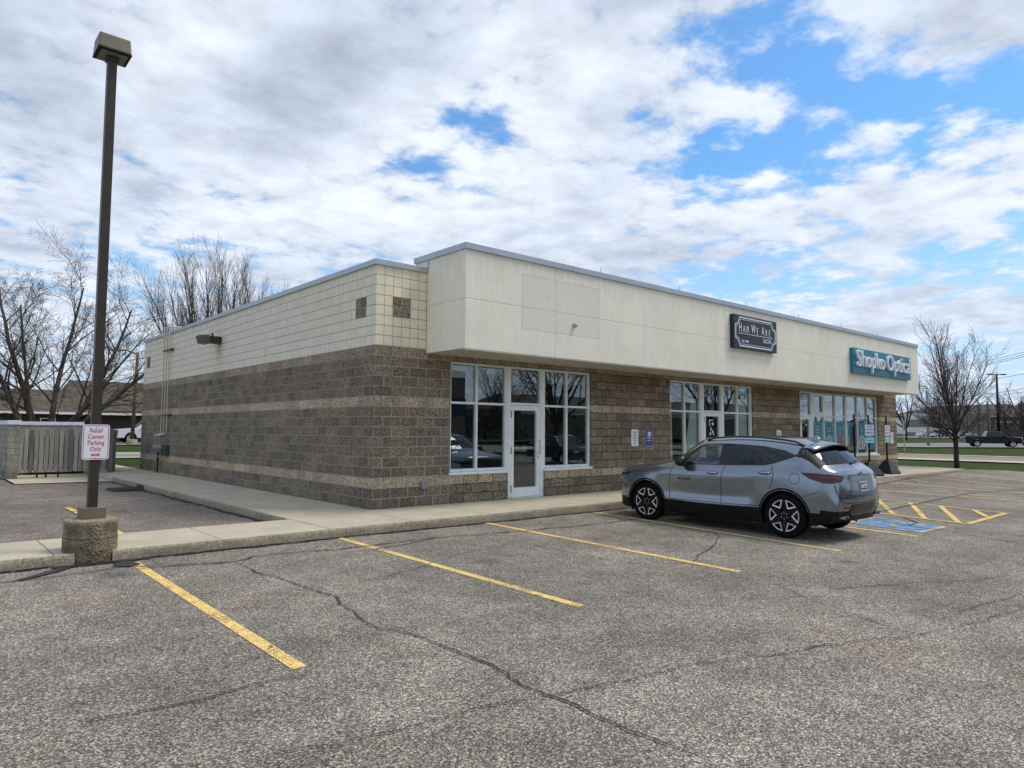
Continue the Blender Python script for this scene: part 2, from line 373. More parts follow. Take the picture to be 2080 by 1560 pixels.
def mat_block():
    m, g, b = newmat('split_face_block'); p = pos(g)
    px, py, pz = g.sep(p)[:3]
    nn = g.sep(g.new('ShaderNodeNewGeometry').outputs['True Normal'])
    isx = g.m('GREATER_THAN', g.m('ABSOLUTE', nn[0]), .5)
    u = g.m('ADD', g.m('MULTIPLY', px, g.m('SUBTRACT', 1, isx)), g.m('MULTIPLY', py, isx))
    uz = g.comb(g.m('ADD', u, .0), pz, 0.)
    br = g.new('ShaderNodeTexBrick'); br.offset = .5
    g.put(br.inputs['Vector'], uz)
    br.inputs['Color1'].default_value = (0, 0, 0, 1); br.inputs['Color2'].default_value = (1, 1, 1, 1); br.inputs['Mortar'].default_value = (.5, .5, .5, 1)
    br.inputs['Scale'].default_value = 1.; br.inputs['Mortar Size'].default_value = .0095; br.inputs['Mortar Smooth'].default_value = .1
    br.inputs['Brick Width'].default_value = .4064; br.inputs['Row Height'].default_value = CB
    rv = g.sep(br.outputs['Color'])[0]; mort = br.outputs['Fac']
    ci = g.m('FLOOR', g.m('DIVIDE', pz, CB))
    def eq(k): return g.m('COMPARE', ci, float(k), .1)
    band = g.m('MAXIMUM', eq(2), g.m('MAXIMUM', eq(10), eq(15)))
    sp = g.sep(g.voro(p, 48, out='Color'))[0]; sp2 = g.noise(p, 30, 6, .8)
    dark = g.mix(rv, (.165, .144, .116), (.265, .236, .190)); lite = g.mix(rv, (.37, .30, .215), (.50, .42, .305))
    cool = g.mix(isx, (1.02, .98, .90), (.95, .92, .90)); dark = g.mix(1., dark, cool, 'MULTIPLY')
    lite = g.mix(g.m('MULTIPLY', eq(15), .45), lite, dark); col = g.mix(band, dark, lite)
    k = g.m('MULTIPLY', g.ss(sp2, .30, .70, .50, 1.5), g.ss(sp, 0., 1., .58, 1.42))
    k = g.m('MULTIPLY', k, g.ss(g.noise(p, .7, 4, .6), .3, .7, .9, 1.1))
    col = g.mix(1., col, g.comb(k, k, k), 'MULTIPLY')
    hue = g.sep(g.voro(p, 75, out='Color'))[1]
    col = g.mix(g.ss(hue, .72, .8, 0, .5), col, g.mix(1., col, (1.45, 1.12, .8), 'MULTIPLY'))
    lm = g.m('MULTIPLY', g.ss(px, 1.95, 1.80), .75)
    mc = g.mix(lm, (.06, .05, .038), (.58, .54, .46))
    mc = g.mix(g.m('MULTIPLY', isx, .45), mc, (.20, .18, .15))
    mk = g.ss(g.noise(p, 3, 4, .7), .35, .6, .6, 1.)
    col = g.mix(g.m('MULTIPLY', mort, mk), col, mc)
    # control joints: left wall at 1.15 m, front at 1.86 m
    cj = g.m('MAXIMUM', g.m('MULTIPLY', isx, g.ss(g.m('ABSOLUTE', g.m('SUBTRACT', py, 1.17)), .012, .006)), g.m('MULTIPLY', g.m('SUBTRACT', 1, isx), g.ss(g.m('ABSOLUTE', g.m('SUBTRACT', px, 1.83)), .012, .006)))
    col = g.mix(g.m('MULTIPLY', cj, .8), col, (.33, .28, .21))
    h = g.m('ADD', g.m('MULTIPLY', sp2, .8), g.m('MULTIPLY', g.noise(p, 13, 4, .6), .7)); h = g.m('SUBTRACT', h, g.m('MULTIPLY', mort, .9))
    setb(g, b, col, .93, 0, .2, g.bump(h, 1., .03)); return m
BLOCK = mat_block()
def mat_creamblock():
    m, g, b = newmat('smooth_cream_block'); p = pos(g)
    px, py, pz = g.sep(p)[:3]
    nn = g.sep(g.new('ShaderNodeNewGeometry').outputs['True Normal'])
    isx = g.m('GREATER_THAN', g.m('ABSOLUTE', nn[0]), .5)
    u = g.m('ADD', g.m('MULTIPLY', px, g.m('SUBTRACT', 1, isx)), g.m('MULTIPLY', py, isx))
    def line(c):
        fr = g.m('FRACT', g.m('DIVIDE', c, CB)); e = g.m('MINIMUM', fr, g.m('SUBTRACT', 1, fr)); return e
    ez = line(pz); eu = line(u)
    lz = g.ss(ez, .034, .022); lu = g.m('MULTIPLY', g.ss(eu, .026, .016), g.m('SUBTRACT', 1, g.m('MULTIPLY', isx, .45)))
    jl = g.m('MAXIMUM', lz, lu)
    cell = g.sep(g.voro(g.comb(g.m('FLOOR', g.m('DIVIDE', u, CB)), g.m('FLOOR', g.m('DIVIDE', pz, CB)), 0.), 1.0, out='Color'))[0]
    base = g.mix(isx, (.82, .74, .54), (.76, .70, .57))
    k = g.m('MULTIPLY', g.ss(cell, 0, 1, .965, 1.03), g.ss(g.noise(p, 3, 6, .7), .3, .7, .955, 1.03))
    # rain streaks under the wall lamp
    dy_ = g.m('ABSOLUTE', g.m('SUBTRACT', py, 9.15)); st = g.m('MULTIPLY', g.m('MULTIPLY', g.ss(dy_, .5, .05), g.ss(pz, 4.25, 4.15)), g.m('MULTIPLY', isx, g.ss(pz, 3.2, 3.9)))
    base = g.mix(g.m('MULTIPLY', st, .35), base, (.42, .38, .22))
    col = g.mix(1., base, g.comb(k, k, k), 'MULTIPLY'); col = g.mix(g.m('MULTIPLY', jl, .85), col, (.12, .105, .08))
    setb(g, b, col, .7, 0, .3, g.bump(g.m('SUBTRACT', g.m('MULTIPLY', g.noise(p, 60, 3), .1), jl), .6, .008)); return m
CREAM = mat_creamblock()
JX = [3.69, 6.80, 9.95, 13.09, 16.26, 19.42, 22.62]
def mat_stucco():
    m, g, b = newmat('fascia_stucco'); p = pos(g); px, py, pz = g.sep(p)[:3]
    nn = g.sep(g.new('ShaderNodeNewGeometry').outputs['True Normal']); isf = g.m('GREATER_THAN', g.m('ABSOLUTE', nn[1]), .5)
    low = g.noise(p, .8, 5, .6); st = g.noise(g.v('MULTIPLY', p, (9, 9, .9)), 1., 6, .7); fn = g.noise(p, 38, 5, .75)
    k = g.m('MULTIPLY', g.ss(low, .3, .7, .95, 1.04), g.ss(st, .3, .75, 1.02, .94)); k = g.m('MULTIPLY', k, g.ss(fn, .25, .75, .84, 1.12))
    top = g.ss(g.m('MULTIPLY_ADD', st, .5, pz), 4.9, 5.4, 1., .88); k = g.m('MULTIPLY', k, top)
    col = g.mix(1., (.90, .845, .70), g.comb(k, k, k), 'MULTIPLY')
    def rect(x0, x1, z0, z1, s=.01):
        a = g.m('MULTIPLY', g.ss(px, x0, x0+s), g.ss(px, x1, x1-s)); c = g.m('MULTIPLY', g.ss(pz, z0, z0+s), g.ss(pz, z1, z1-s)); return g.m('MULTIPLY', g.m('MULTIPLY', a, c), isf)
    r1 = rect(2.69, 5.13, 3.68, 4.88); r1i = rect(2.72, 5.10, 3.71, 4.85, .02)
    col = g.mix(g.m('MULTIPLY', r1, .60), col, g.mix(g.ss(fn, .35, .65), (.70, .63, .53), (.82, .75, .64))); col = g.mix(g.m('MULTIPLY', g.m('SUBTRACT', r1, r1i), .18), col, (.40, .33, .19))
    spots = g.ss(g.voro(g.v('MULTIPLY', p, (3.3, 0, 3.3)), 1.), .085, .03); col = g.mix(g.m('MULTIPLY', g.m('MULTIPLY', spots, .6), rect(1.6, 6.2, 3.5, 4.9)), col, (.30, .25, .16))
    stn = g.m('MULTIPLY', g.ss(g.noise(p, 6, 6, .8), .56, .72), rect(1.5, 6.0, 3.6, 4.3, .5)); col = g.mix(g.m('MULTIPLY', stn, .4), col, (.55, .45, .24))
    r2 = g.m('SUBTRACT', rect(10.40, 13.38, 3.84, 5.02, .02), rect(10.44, 13.34, 3.88, 4.98, .02)); col = g.mix(g.m('MULTIPLY', r2, .35), col, (.45, .40, .28))
    j = g.ss(g.m('ABSOLUTE', g.m('SUBTRACT', pz, 4.16)), .012, .005)
    for x in JX: j = g.m('MAXIMUM', j, g.m('MULTIPLY', isf, g.ss(g.m('ABSOLUTE', g.m('SUBTRACT', px, x)), .011, .005)))
    col = g.mix(g.m('MULTIPLY', j, .30), col, (.25, .22, .15))
    setb(g, b, col, .85, 0, .25, g.bump(g.m('SUBTRACT', g.m('ADD', fn, g.m('MULTIPLY', g.noise(p, 120, 2), .6)), g.m('MULTIPLY', j, 1.2)), .55, .006)); return m
STUCCO = mat_stucco()
def mat_glass(name, tint=(.62, .66, .66), k=1.5, base=.05, rough=.003, wav=.0, gc=(.88, .95, 1)):
    m, g, b = newmat(name); nt = m.node_tree; nt.nodes.remove(b)
    tr = g.new('ShaderNodeBsdfTransparent'); tr.inputs[0].default_value = c4(tint)
    gl = g.new('ShaderNodeBsdfGlossy'); gl.inputs['Roughness'].default_value = rough; gl.inputs[0].default_value = c4(gc)
    if wav:
        nr = g.bump(g.noise(pos(g), 1.3, 2), wav, .02); g.l.new(nr, gl.inputs['Normal'])
    gn = g.new('ShaderNodeNewGeometry'); cs = g.m('ABSOLUTE', g.v('DOT_PRODUCT', gn.outputs['Normal'], gn.outputs['Incoming']))
    f = g.m('MULTIPLY_ADD', g.m('MULTIPLY_ADD', g.m('POWER', g.m('SUBTRACT', 1, cs), 5.), .96, .04), k, base, clamp=True)
    mx = g.new('ShaderNodeMixShader'); g.put(mx.inputs[0], f); g.l.new(tr.outputs[0], mx.inputs[1]); g.l.new(gl.outputs[0], mx.inputs[2])
    g.l.new(mx.outputs[0], nt.nodes['Material Output'].inputs[0]); return m
GLASS = mat_glass('shop_glass', (.82, .86, .85), 1.7, .055, wav=.03)
CARGLASS = mat_glass('tinted_car_glass', (.035, .04, .045), 1.1, .03, gc=(.6, .66, .72))
CARGLASSF = mat_glass('clear_car_glass', (.5, .56, .54), 1.3, .04)
ALU = plain('white_aluminium', (.80, .83, .80), .45, 0, .06, 3)
ALUD = plain('frame_gasket', (.02, .02, .02), .6)
COPING = plain('coping_metal', (.42, .46, .50), .42, .35, .06, 2)
CHROME = plain('chrome', (.75, .75, .76), .18, 1.0, .04)
BLACKP = plain('black_plastic', (.005, .005, .0055), .42, 0, .2, 8, .22)
DARK = plain('interior_dark', (.035, .035, .037), .8)
WALLIN = plain('interior_wall', (.10, .095, .09), .85, 0, .1)
BRONZE = plain('bronze_paint', (.040, .029, .019), .45, .2, .15, 4)
BRONZE2 = plain('faded_bronze_paint', (.16, .13, .085), .5, .1, .14, 4)
WHITE = plain('white_paint', (.78, .78, .78), .5, 0, .05)
SIGNW = plain('sign_white', (.76, .77, .82), .4, 0, .03, 4)
RED = plain('sign_red', (.52, .02, .04), .5, 0, .05)
NAVY = plain('sign_navy', (.012, .018, .032), .45, 0, .1)
BLUES = plain('sign_blue', (.012, .02, .22), .45, 0, .06)
TEAL = plain('sign_teal', (.008, .19, .27), .45, 0, .06)
TEALL = plain('poster_edge_teal', (.28, .58, .62), .5, 0, .1)
BLACKT = plain('black_lettering', (.02, .02, .022), .5)
SOFFIT = plain('soffit_paint', (.50, .46, .38), .8, 0, .08, 2)
GREYM = plain('grey_metal', (.28, .29, .30), .5, .4, .1)
GALV = plain('galvanised_steel', (.34, .37, .39), .5, .5, .1)

# ---------------------------------------------------------------- terrain sheets
gnd = MB(); xs = [-1500, -700, -350, -180, -100, -60, -40]+[x for x in range(-30, 161, 5)]+[180, 210, 260, 350, 500, 800, 1500]
ys = [-1500, -700, -350, -180, -120, -80]+[y for y in range(-60, 121, 5)]+[140, 180, 240, 350, 600, 1500]
gv = [(x, y, H(x, y)-.10) for y in ys for x in xs]; nx = len(xs)
gf = [(j*nx+i, j*nx+i+1, (j+1)*nx+i+1, (j+1)*nx+i) for j in range(len(ys)-1) for i in range(nx-1)]
gnd.add(gv, gf, 0, True); struct(gnd.build('lawn_ground', GRASS))
sheet('parking_lot', [(-60, -34), (31.5, -34), (31.0, -7.2), (30.0, -3.2), (29.0, -2.3), (26, -1.2), (-1.7, -1.2), (-60, -1.2)], 0., ASPH, .8)
sheet('side_lot', [(-60, -1.4), (-1.7, -1.4), (-1.7, 13.6), (-60, 13.6)], -.012, ASPH2, 1.)
# back lot slab in front of the bin enclosure, back walk, far roads
sheet('enclosure_slab', [(-4.35, 13.42), (-1.85, 13.1), (-1.85, 17.7), (0, 17.7), (.6, 21), (-4.6, 21.4), (-4.35, 15.8)], .012, CONC, 1.5)
sheet('side_lot_back', [(-60, 13.6), (-4.4, 13.6), (-4.4, 22), (-60, 22)], -.012, ASPH2, 2.)
sheet('back_walk', [(-60, 30.5), (30, 30.5), (30, 36.8), (-60, 36.8)], -.04, CONC, 3.)
sheet('back_road', [(-60, 49.5), (30, 49.5), (30, 62.6), (-60, 62.6)], -.03, ASPH2, 4.)
ROAD = plain('far_road_asphalt', (.21, .195, .185), .9, 0, .14, .3)
ROADP = plain('pinkish_road_asphalt', (.26, .20, .165), .9, 0, .12, .3)
sheet('side_road', [(46, -120), (54, -120), (54, 140), (46, 140)], -.03, ROADP, 6.)
sheet('road_gutter', [(43.2, -120), (46, -120), (46, 140), (43.2, 140)], -.02, CONC, 6.)
sheet('road_gutter', [(54, -120), (55.6, -120), (55.6, 140), (54, 140)], -.0, CONC, 6.)
def rl(t, n): return (82.3+.81*t+.59*n, 20.-.59*t+.81*n)     # along / across the main road
sheet('main_road', [rl(-150, 0), rl(170, 0), rl(170, 26), rl(-150, 26)], .02, ROAD, 6.)
for ta, tb in ((-11, -6.8), (-5.6, -1.4), (-.2, 4), (5.2, 60)):
    sheet('kerb_strip', [rl(ta, -2.4), rl(tb, -2.4), rl(tb, -1.5), rl(ta, -1.5)], .10, CONC, 4.)
sheet('far_parking_lot', [(152, 8), (215, 8), (215, 150), (152, 150)], .03, ROAD, 8.)
sheet('front_road', [(-300, -52), (300, -52), (300, -40), (-300, -40)], .05, ROAD, 20.)

# walk slabs: real slabs with open joints, kerb face below
wk = MB(); kb = MB()
def slab(x0, x1, y0, y1, z0=0., zt=None, g_=.006):
    zt = zt or (lambda x, y: 0.)
    x0 += g_; x1 -= g_
    vs = [(x, y, z) for z_ in (0, 1) for y in (y0, y1) for x in (x0, x1) for z in [(-.4 if z_ == 0 else zt(x, y))]]
    wk.add(vs, [(0, 2, 3, 1), (4, 5, 7, 6), (0, 1, 5, 4), (2, 6, 7, 3), (0, 4, 6, 2), (1, 3, 7, 5)])
def zt(x, y): return .004-.028*sm((x-15)/6)*sm((.2-y)/2.2)
FX = [-31, -28, -25, -22, -19, -16, -13, -10, -7.6, -5.5, -3.49, -1.82]
for a, b_ in zip(FX[:-1], FX[1:]):
    slab(a, b_, -1.93, -.36)
GXS = [-1.82, -.30, 1.40, 2.95, 4.6, 6.2, 7.8, 9.4, 11.0, 12.6, 14.2, 15.8, 17.4, 19.0, 20.6, 22.2, 23.8, 25.4, 27.0, 28.6]
for a, b_ in zip(GXS[:-1], GXS[1:]):
    slab(a, b_, -1.93, -.005, zt=zt)
yb = -.005
for k in range(9):
    slab(-1.82, -.005, yb+.01 if k else -.005+.01, yb+2.5-.004); yb += 2.5
slab(26.5, 28.6, 0.01, 6)
struct(wk.build('front_walk', CONC, bevel=.012))
def rough_kerb(name, x0, y0, x1, y1, nrm, z1=.0, z0=-.3, thick=.03, seed=0):
    """weathered kerb lip standing proud of the slab edge"""
    mb = MB(); L = math.hypot(x1-x0, y1-y0); n = int(L/.06); t = ((x1-x0)/L, (y1-y0)/L)
    prof = [(-.01, .001), (.35, .0), (.8, -.015), (1., -.045), (1., -.09), (1.02, z0)]
    vs = []
    for i in range(n+1):
        s_ = i/n*L; x = x0+t[0]*s_; y = y0+t[1]*s_; zz = zt(x, y) if name == 'kerb' and abs(nrm[1]) > .5 and x > -1.8 else .004
        for j, (o_, z) in enumerate(prof):
            w = noise.noise(Vector((s_*3+seed, j*1.7, seed)))*.012+noise.noise(Vector((s_*14+seed, j*2.7, seed)))*.007
            if j in (0, 5): w = 0
            vs.append((x+nrm[0]*(o_*thick+w), y+nrm[1]*(o_*thick+w), zz+z+(w*.6 if j > 1 and j < 5 else 0)))
    fs = [(i*6+j, (i+1)*6+j, (i+1)*6+j+1, i*6+j+1) for i in range(n) for j in range(5)]
    mb.add(vs, fs, 0, True); return struct(mb.build(name, KERB, weld=True))
rough_kerb('kerb', -31, -1.93, -5.30, -1.93, (0, -1)); rough_kerb('kerb', -4.88, -1.93, 17, -1.93, (0, -1), seed=3)
rough_kerb('kerb', -1.82, -.36, -1.82, 13.2, (-1, 0), seed=5)
# painted lines
def strip_poly(a, b_, w):
    ax, ay = a; bx_, by_ = b_; L = math.hypot(bx_-ax, by_-ay); nx_, ny_ = -(by_-ay)/L*w/2, (bx_-ax)/L*w/2
    return [(ax+nx_, ay+ny_), (ax-nx_, ay-ny_), (bx_-nx_, by_-ny_), (bx_+nx_, by_+ny_)]
def line(name, a, b_, w=.115, mat=None, off=.005): sheet(name, strip_poly(a, b_, w), off, mat or YEL, .5)
for a, b_ in [((-4.70, -2.22), (-4.70, -7.15)), ((-1.72, -1.98), (-1.74, -7.21)), ((1.25, -1.98), (1.13, -7.27)), ((4.16, -1.98), (3.76, -7.39)), ((6.95, -1.98), (6.40, -7.55)),
              ((15.35, -1.98), (15.6, -7.6)), ((18.2, -1.98), (18.6, -7.7)), ((21.2, -1.98), (21.7, -7.7)), ((24.2, -1.98), (24.9, -7.7)), ((27.2, -2.0), (28.0, -7.7)),
              ((-7.6, -1.98), (-7.6, -7.1)), ((-4.25, 5.35), (-4.25, -.32)), ((-7.1, 5.4), (-7.1, -.32)), ((-10, 5.4), (-10, -.32))]:
    line('parking_line', a, b_, .115)
for a, b_ in [((13.2, -1.98), (11.85, -7.50)), ((11.85, -7.52), (9.05, -7.56)), ((9.05, -7.52), (9.9, -1.98)), ((12.62, -4.45), (9.40, -6.05)), ((12.35, -5.35), (9.24, -6.72)), ((12.15, -6.10), (9.12, -7.38)), ((11.98, -6.85), (10.7, -7.45)), ((12.9, -3.6), (9.55, -5.25))]:
    line('access_aisle_line', a, b_, .11, off=.009)
hb = [(8.50, -6.05), (8.14, -7.43), (6.90, -7.40), (7.22, -6.02)]
sheet('accessible_bay_paint', hb, .006, BLUEP, .4)
for i in range(4): line('accessible_bay_border', hb[i], hb[(i+1) % 4], .09 if i % 2 else .04, YEL2 if i % 2 == 0 else YEL2, .010)
# wheelchair figure, painted lying toward the driver
def wc(u, v): return (7.22+1.28*u-.33*v*0+(-.335)*v, -6.03-1.39*v)
fig = [[(.40, .13), (.48, .13), (.48, .21), (.40, .21)], [(.40, .23), (.50, .23), (.54, .55), (.44, .55)], [(.44, .37), (.72, .37), (.72, .43), (.44, .43)], [(.44, .50), (.76, .50), (.76, .57), (.44, .57)], [(.70, .52), (.78, .52), (.90, .78), (.82, .80)], [(.82, .74), (.96, .72), (.96, .78), (.84, .81)]]
for q in fig: sheet('accessible_symbol_paint', [wc(*t) for t in q], .011, YEL2, .3)
ring = [(.52+.27*math.cos(a), .68+.22*math.sin(a)) for a in [R(x) for x in range(120, 391, 18)]]
for a, b_ in zip(ring[:-1], ring[1:]): line('accessible_symbol_paint', wc(*a), wc(*b_), .07, YEL2, .011)

CRK = [[(-9, -3.0), (-6.106, -2.627), (-5.41, -2.615), (-4.805, -2.43), (-4.561, -2.75), (-3.68, -2.93), (-3.333, -2.748), (-2.106, -2.901), (-0.731, -2.874), (1.305, -3.178), (3.214, -3.313), (4.287, -3.287)], [(-3.68, -2.991), (-3.726, -3.771), (-3.573, -4.535), (-3.535, -5.409), (-3.691, -6.116), (-3.748, -6.58), (-3.604, -7.145), (-3.573, -7.652), (-3.579, -8.14), (-3.633, -8.469), (-3.674, -8.685), (-3.617, -8.97), (-3.62, -9.3), (-3.618, -9.557), (-3.617, -9.792), (-3.595, -9.934)], [(-3.674, -8.685), (-3.165, -8.783), (-2.393, -8.946), (-1.64, -9.176), (-0.929, -9.413), (-0.138, -9.715), (0.527, -9.906), (1.914, -10.087)], [(-3.674, -8.685), (-4.063, -8.612), (-4.614, -8.541), (-5.023, -8.458), (-5.371, -8.329)], [(-2.234, -3.144), (-1.826, -3.25), (-0.784, -2.951)], [(3.717, -5.208), (3.477, -5.496), (2.651, -5.967), (1.858, -6.262), (1.111, -6.603)], [(-3.194, -4.973), (-2.021, -4.68), (-0.736, -4.137), (0.35, -3.986)], [(0.35, -3.986), (0.307, -4.99), (0.431, -5.894), (0.669, -7.049), (0.805, -7.834), (1.219, -8.459), (2.215, -8.896), (3.896, -9.641)], [(0.805, -7.834), (0.478, -8.47), (-0.035, -9.469), (-0.138, -9.715)], [(1.219, -8.459), (1.827, -8.764), (2.711, -9.269)], [(14, -2.62), (16.67, -2.62), (19.211, -2.667), (22.823, -2.587), (27.095, -2.3), (29.5, -3.0)], [(18.6, -3.4), (20.115, -2.504), (22.915, -2.642)], [(8.958, -5.711), (12.044, -5.587), (13.905, -5.491), (17, -5.4), (22, -6.5)], [(8.072, -6.306), (7.661, -7.172), (7.626, -7.598), (7.275, -8.315), (7.025, -8.937), (7.6, -11)], [(9.106, -6.304), (8.369, -6.862), (7.603, -6.977)], [(-6.277, -7.28), (-5.752, -7.253), (-5.155, -7.311), (-4.678, -7.356)], [(-4.53, -2.1), (-4.497, -2.544), (-3.763, -2.2), (-3.236, -2.0)], [(2.73, -9.904), (1.531, -9.793), (0.826, -9.604)],
       [(16, -8), (20, -6.4), (24, -6.2), (29, -7.2)], [(-9, 6), (-6, 5.2), (-3, 5.0), (-1.9, 4.4)], [(-9, 3.0), (-6.5, 3.2), (-4.5, 2.6), (-2, 2.9)], [(-9, 9), (-5, 8.2), (-2, 9.4)]]
CW = [.055, .028, .016, .016, .03, .020, .014, .016, .014, .013, .09, .06, .07, .05, .06, .02, .016, .016, .03, .04, .03, .04]
def crack_or_contact(pts, w, seed):
    P = [Vector(p) for p in pts]; L_, Rr = [], []
    d_ = []
    for a, b_ in zip(P[:-1], P[1:]):
        n = max(1, int((b_-a).length/.05)); d_ += [a.lerp(b_, i/n) for i in range(n)]
    d_.append(P[-1]); mb = MB(); vs = []; n = len(d_)
    jit = [Vector((noise.noise(Vector((p.x*2.3, p.y*2.3, seed)))*.07+noise.noise(Vector((p.x*11, p.y*11, seed)))*.025, noise.noise(Vector((p.x*2.3, p.y*2.3, seed+9)))*.07+noise.noise(Vector((p.x*11, p.y*11, seed+5)))*.025)) for p in d_]
    d2 = [p+j for p, j in zip(d_, jit)]
    for i, p in enumerate(d2):
        t = (d2[min(i+1, n-1)]-d2[max(0, i-1)]).normalized(); nn = Vector((-t.y, t.x))
        ww = w*.5*(.35+1.0*abs(noise.noise(Vector((i*.11, seed, 0))))+.35*abs(noise.noise(Vector((i*.5, seed, 3)))))*min(1, (i+2)/8, (n-i+1)/8)
        for s_ in (1, -1):
            q = p+nn*ww*s_; vs.append((q.x, q.y, H(q.x, q.y)+.013))
    mb.add(vs, [(2*i, 2*i+1, 2*i+3, 2*i+2) for i in range(n-1)])
    o = mb.build('crack_or_contact_line', TAR)
    if o.data.polygons[0].normal.z < 0: o.data.flip_normals()
    struct(o)
for i, (c, w) in enumerate(zip(CRK, CW)): crack_or_contact(c, w*1.0, i*3.1)
crack_or_contact([(-30, -2.0), (-20, -1.99), (-12, -2.0), (-5.5, -2.0)], .16, 77.); crack_or_contact([(-4.7, -2.0), (0, -1.99), (6, -2.0), (12, -2.0), (17, -2.0)], .16, 78.); crack_or_contact([(-1.89, -.3), (-1.88, 4), (-1.9, 9), (-1.88, 13)], .13, 79.)  # tar-coloured ribbons, not cracks: grime and painted contact darkening along the kerb foot
# tar patches by the pole base
sheet('tar_patch', [(-5.46, -2.12), (-5.34, -2.16), (-5.50, -2.35), (-5.86, -2.62), (-6.02, -2.66), (-5.72, -2.36)], .016, TAR, .2)
sheet('tar_patch', [(-4.92, -2.20), (-4.72, -2.14), (-4.66, -2.44), (-4.80, -2.52), (-4.96, -2.42)], .016, TAR, .2)
sheet('tar_patch', [(-5.6, -2.02), (-4.5, -2.02), (-4.45, -2.12), (-5.5, -2.17)], .015, TAR, .2)
# storm drain by the left kerb
dr = thing('storm_drain', 'rusty storm drain grate with a dark kerb inlet beside the side walk', 'drain', (-2.25, 9.6, -.13))
mb = MB(); mb.box(-.38, .38, -.5, .5, .0, .012)
mb.build('grate_frame', plain('rusty_iron', (.09, .045, .035), .8, .3, .3, 9), dr)
mb = MB()
for i in range(7): mb.box(-.33, .33, -.43+i*.13, -.37+i*.13, .013, .03)
mb.build('grate', MATS['rusty_iron'], dr)
mb = MB(); mb.box(.385, .40, -.36, .36, .005, .115); mb.build('kerb_inlet', BLACKT, dr)

# ---------------------------------------------------------------- retail building
BLD = thing('retail_building', 'single-storey retail building of split-face block with a cream canopy fascia', 'building')
def wall(u0, u1, z0, z1, opens, t0, t1, axis):
    """axis 'x': wall runs along x, thickness y t0..t1; 'y': runs along y, thickness x"""
    us = sorted({u0, u1, *[o[0] for o in opens], *[o[1] for o in opens]}); zs = sorted({z0, z1, *[o[2] for o in opens], *[o[3] for o in opens]})
    us = [u for u in us if u0 <= u <= u1]; zs = [z for z in zs if z0 <= z <= z1]
    def solid(i, j):
        if i < 0 or j < 0 or i >= len(us)-1 or j >= len(zs)-1: return False
        uc, zc = (us[i]+us[i+1])/2, (zs[j]+zs[j+1])/2
        return not any(o[0] < uc < o[1] and o[2] < zc < o[3] for o in opens)
    P = (lambda u, t, z: (u, t, z)) if axis == 'x' else (lambda u, t, z: (t, u, z))
    mb = MB()
    for i in range(len(us)-1):
        for j in range(len(zs)-1):
            if not solid(i, j): continue
            a, b_, c, d_ = us[i], us[i+1], zs[j], zs[j+1]
            mb.quad(P(a, t0, c), P(b_, t0, c), P(b_, t0, d_), P(a, t0, d_)); mb.quad(P(a, t1, c), P(a, t1, d_), P(b_, t1, d_), P(b_, t1, c))
            if not solid(i-1, j): mb.quad(P(a, t0, c), P(a, t0, d_), P(a, t1, d_), P(a, t1, c))
            if not solid(i+1, j): mb.quad(P(b_, t0, c), P(b_, t1, c), P(b_, t1, d_), P(b_, t0, d_))
            if not solid(i, j-1): mb.quad(P(a, t0, c), P(a, t1, c), P(b_, t1, c), P(b_, t0, c))
            if not solid(i, j+1): mb.quad(P(a, t0, d_), P(b_, t0, d_), P(b_, t1, d_), P(a, t1, d_))
    return mb
XE, YE = 26.28, 17.6
ZB, ZT = 16*CB, 24*CB
SILL, HEAD = 3*CB, 15*CB
OP = [(1.86, 3.50, SILL, HEAD), (3.50, 4.66, -.4, HEAD), (4.66, 6.30, SILL, HEAD), (9.66, 11.30, SILL, HEAD), (11.30, 12.48, -.4, HEAD), (12.48, 14.18, SILL, HEAD), (17.42, 18.45, -.4, HEAD), (18.45, 21.32, SILL, HEAD), (21.32, 24.28, SILL, HEAD)]
wall(0, XE, -.4, ZB, OP, 0, .2, 'x').build('front_wall', BLOCK, BLD, weld=True)
wall(.2, YE, -.4, ZB, [], 0, .2, 'y').build('side_wall', BLOCK, BLD, weld=True)
wall(.2, YE, -.4, ZB, [], XE-.2, XE, 'y').build('side_wall', BLOCK, BLD, weld=True)
wall(.2, XE-.2, -.4, ZB, [], YE-.2, YE, 'x').build('back_wall', BLOCK, BLD, weld=True)
i_ = .013
mb = MB()
for w_ in (wall(i_, XE-i_, ZB, ZT, [], i_, .2, 'x'), wall(.2, YE-i_, ZB, ZT, [], i_, .2, 'y'), wall(.2, YE-i_, ZB, ZT, [], XE-.2, XE-i_, 'y'), wall(.2, XE-.2, ZB, ZT, [], YE-.2, YE-i_, 'x')):
    mb.add(w_.v, w_.f)
mb.build('upper_block_band', CREAM, BLD, weld=True)
for q in ((2*CB, 4*CB, 'x'), (124*CB+.07, 126*CB+.07, 'x'), (2*CB, 4*CB, 'y'), (82.4*CB, 84.4*CB, 'y')):
    w_ = wall(q[0], q[1], 19*CB, 21*CB, [], -.004, .05, q[2]); w_.build('accent_block', BLOCK, BLD)
# roof and coping
mb = MB(); mb.box(.2, XE-.2, .2, YE-.2, 4.55, 4.6); mb.build('roof', plain('roof_membrane', (.25, .25, .25), .9), BLD)
def coping(name, segs, z0, z1, mat):
    mb = MB()
    for (x0, x1, y0, y1) in segs: mb.box(x0, x1, y0, y1, z0, z1)
    return mb.build(name, mat, BLD, bevel=.006)
cz = ZT-.012
segs = [(-.035, .25, -.035+3*i+(.004 if i else 0), min(-.035+3*(i+1)-.004, YE+.035)) for i in range(6)]
segs += [(.252, 1.215, -.035, .25)]+[(.252+3.1*i, .252+3.1*(i+1)-.006, YE-.25, YE+.035) for i in range(8)]+[(XE-.25, XE+.035, 0, YE)]+[(25.08, XE-.252, -.035, .25)]
coping('coping', segs, cz, ZT+.10, COPING)
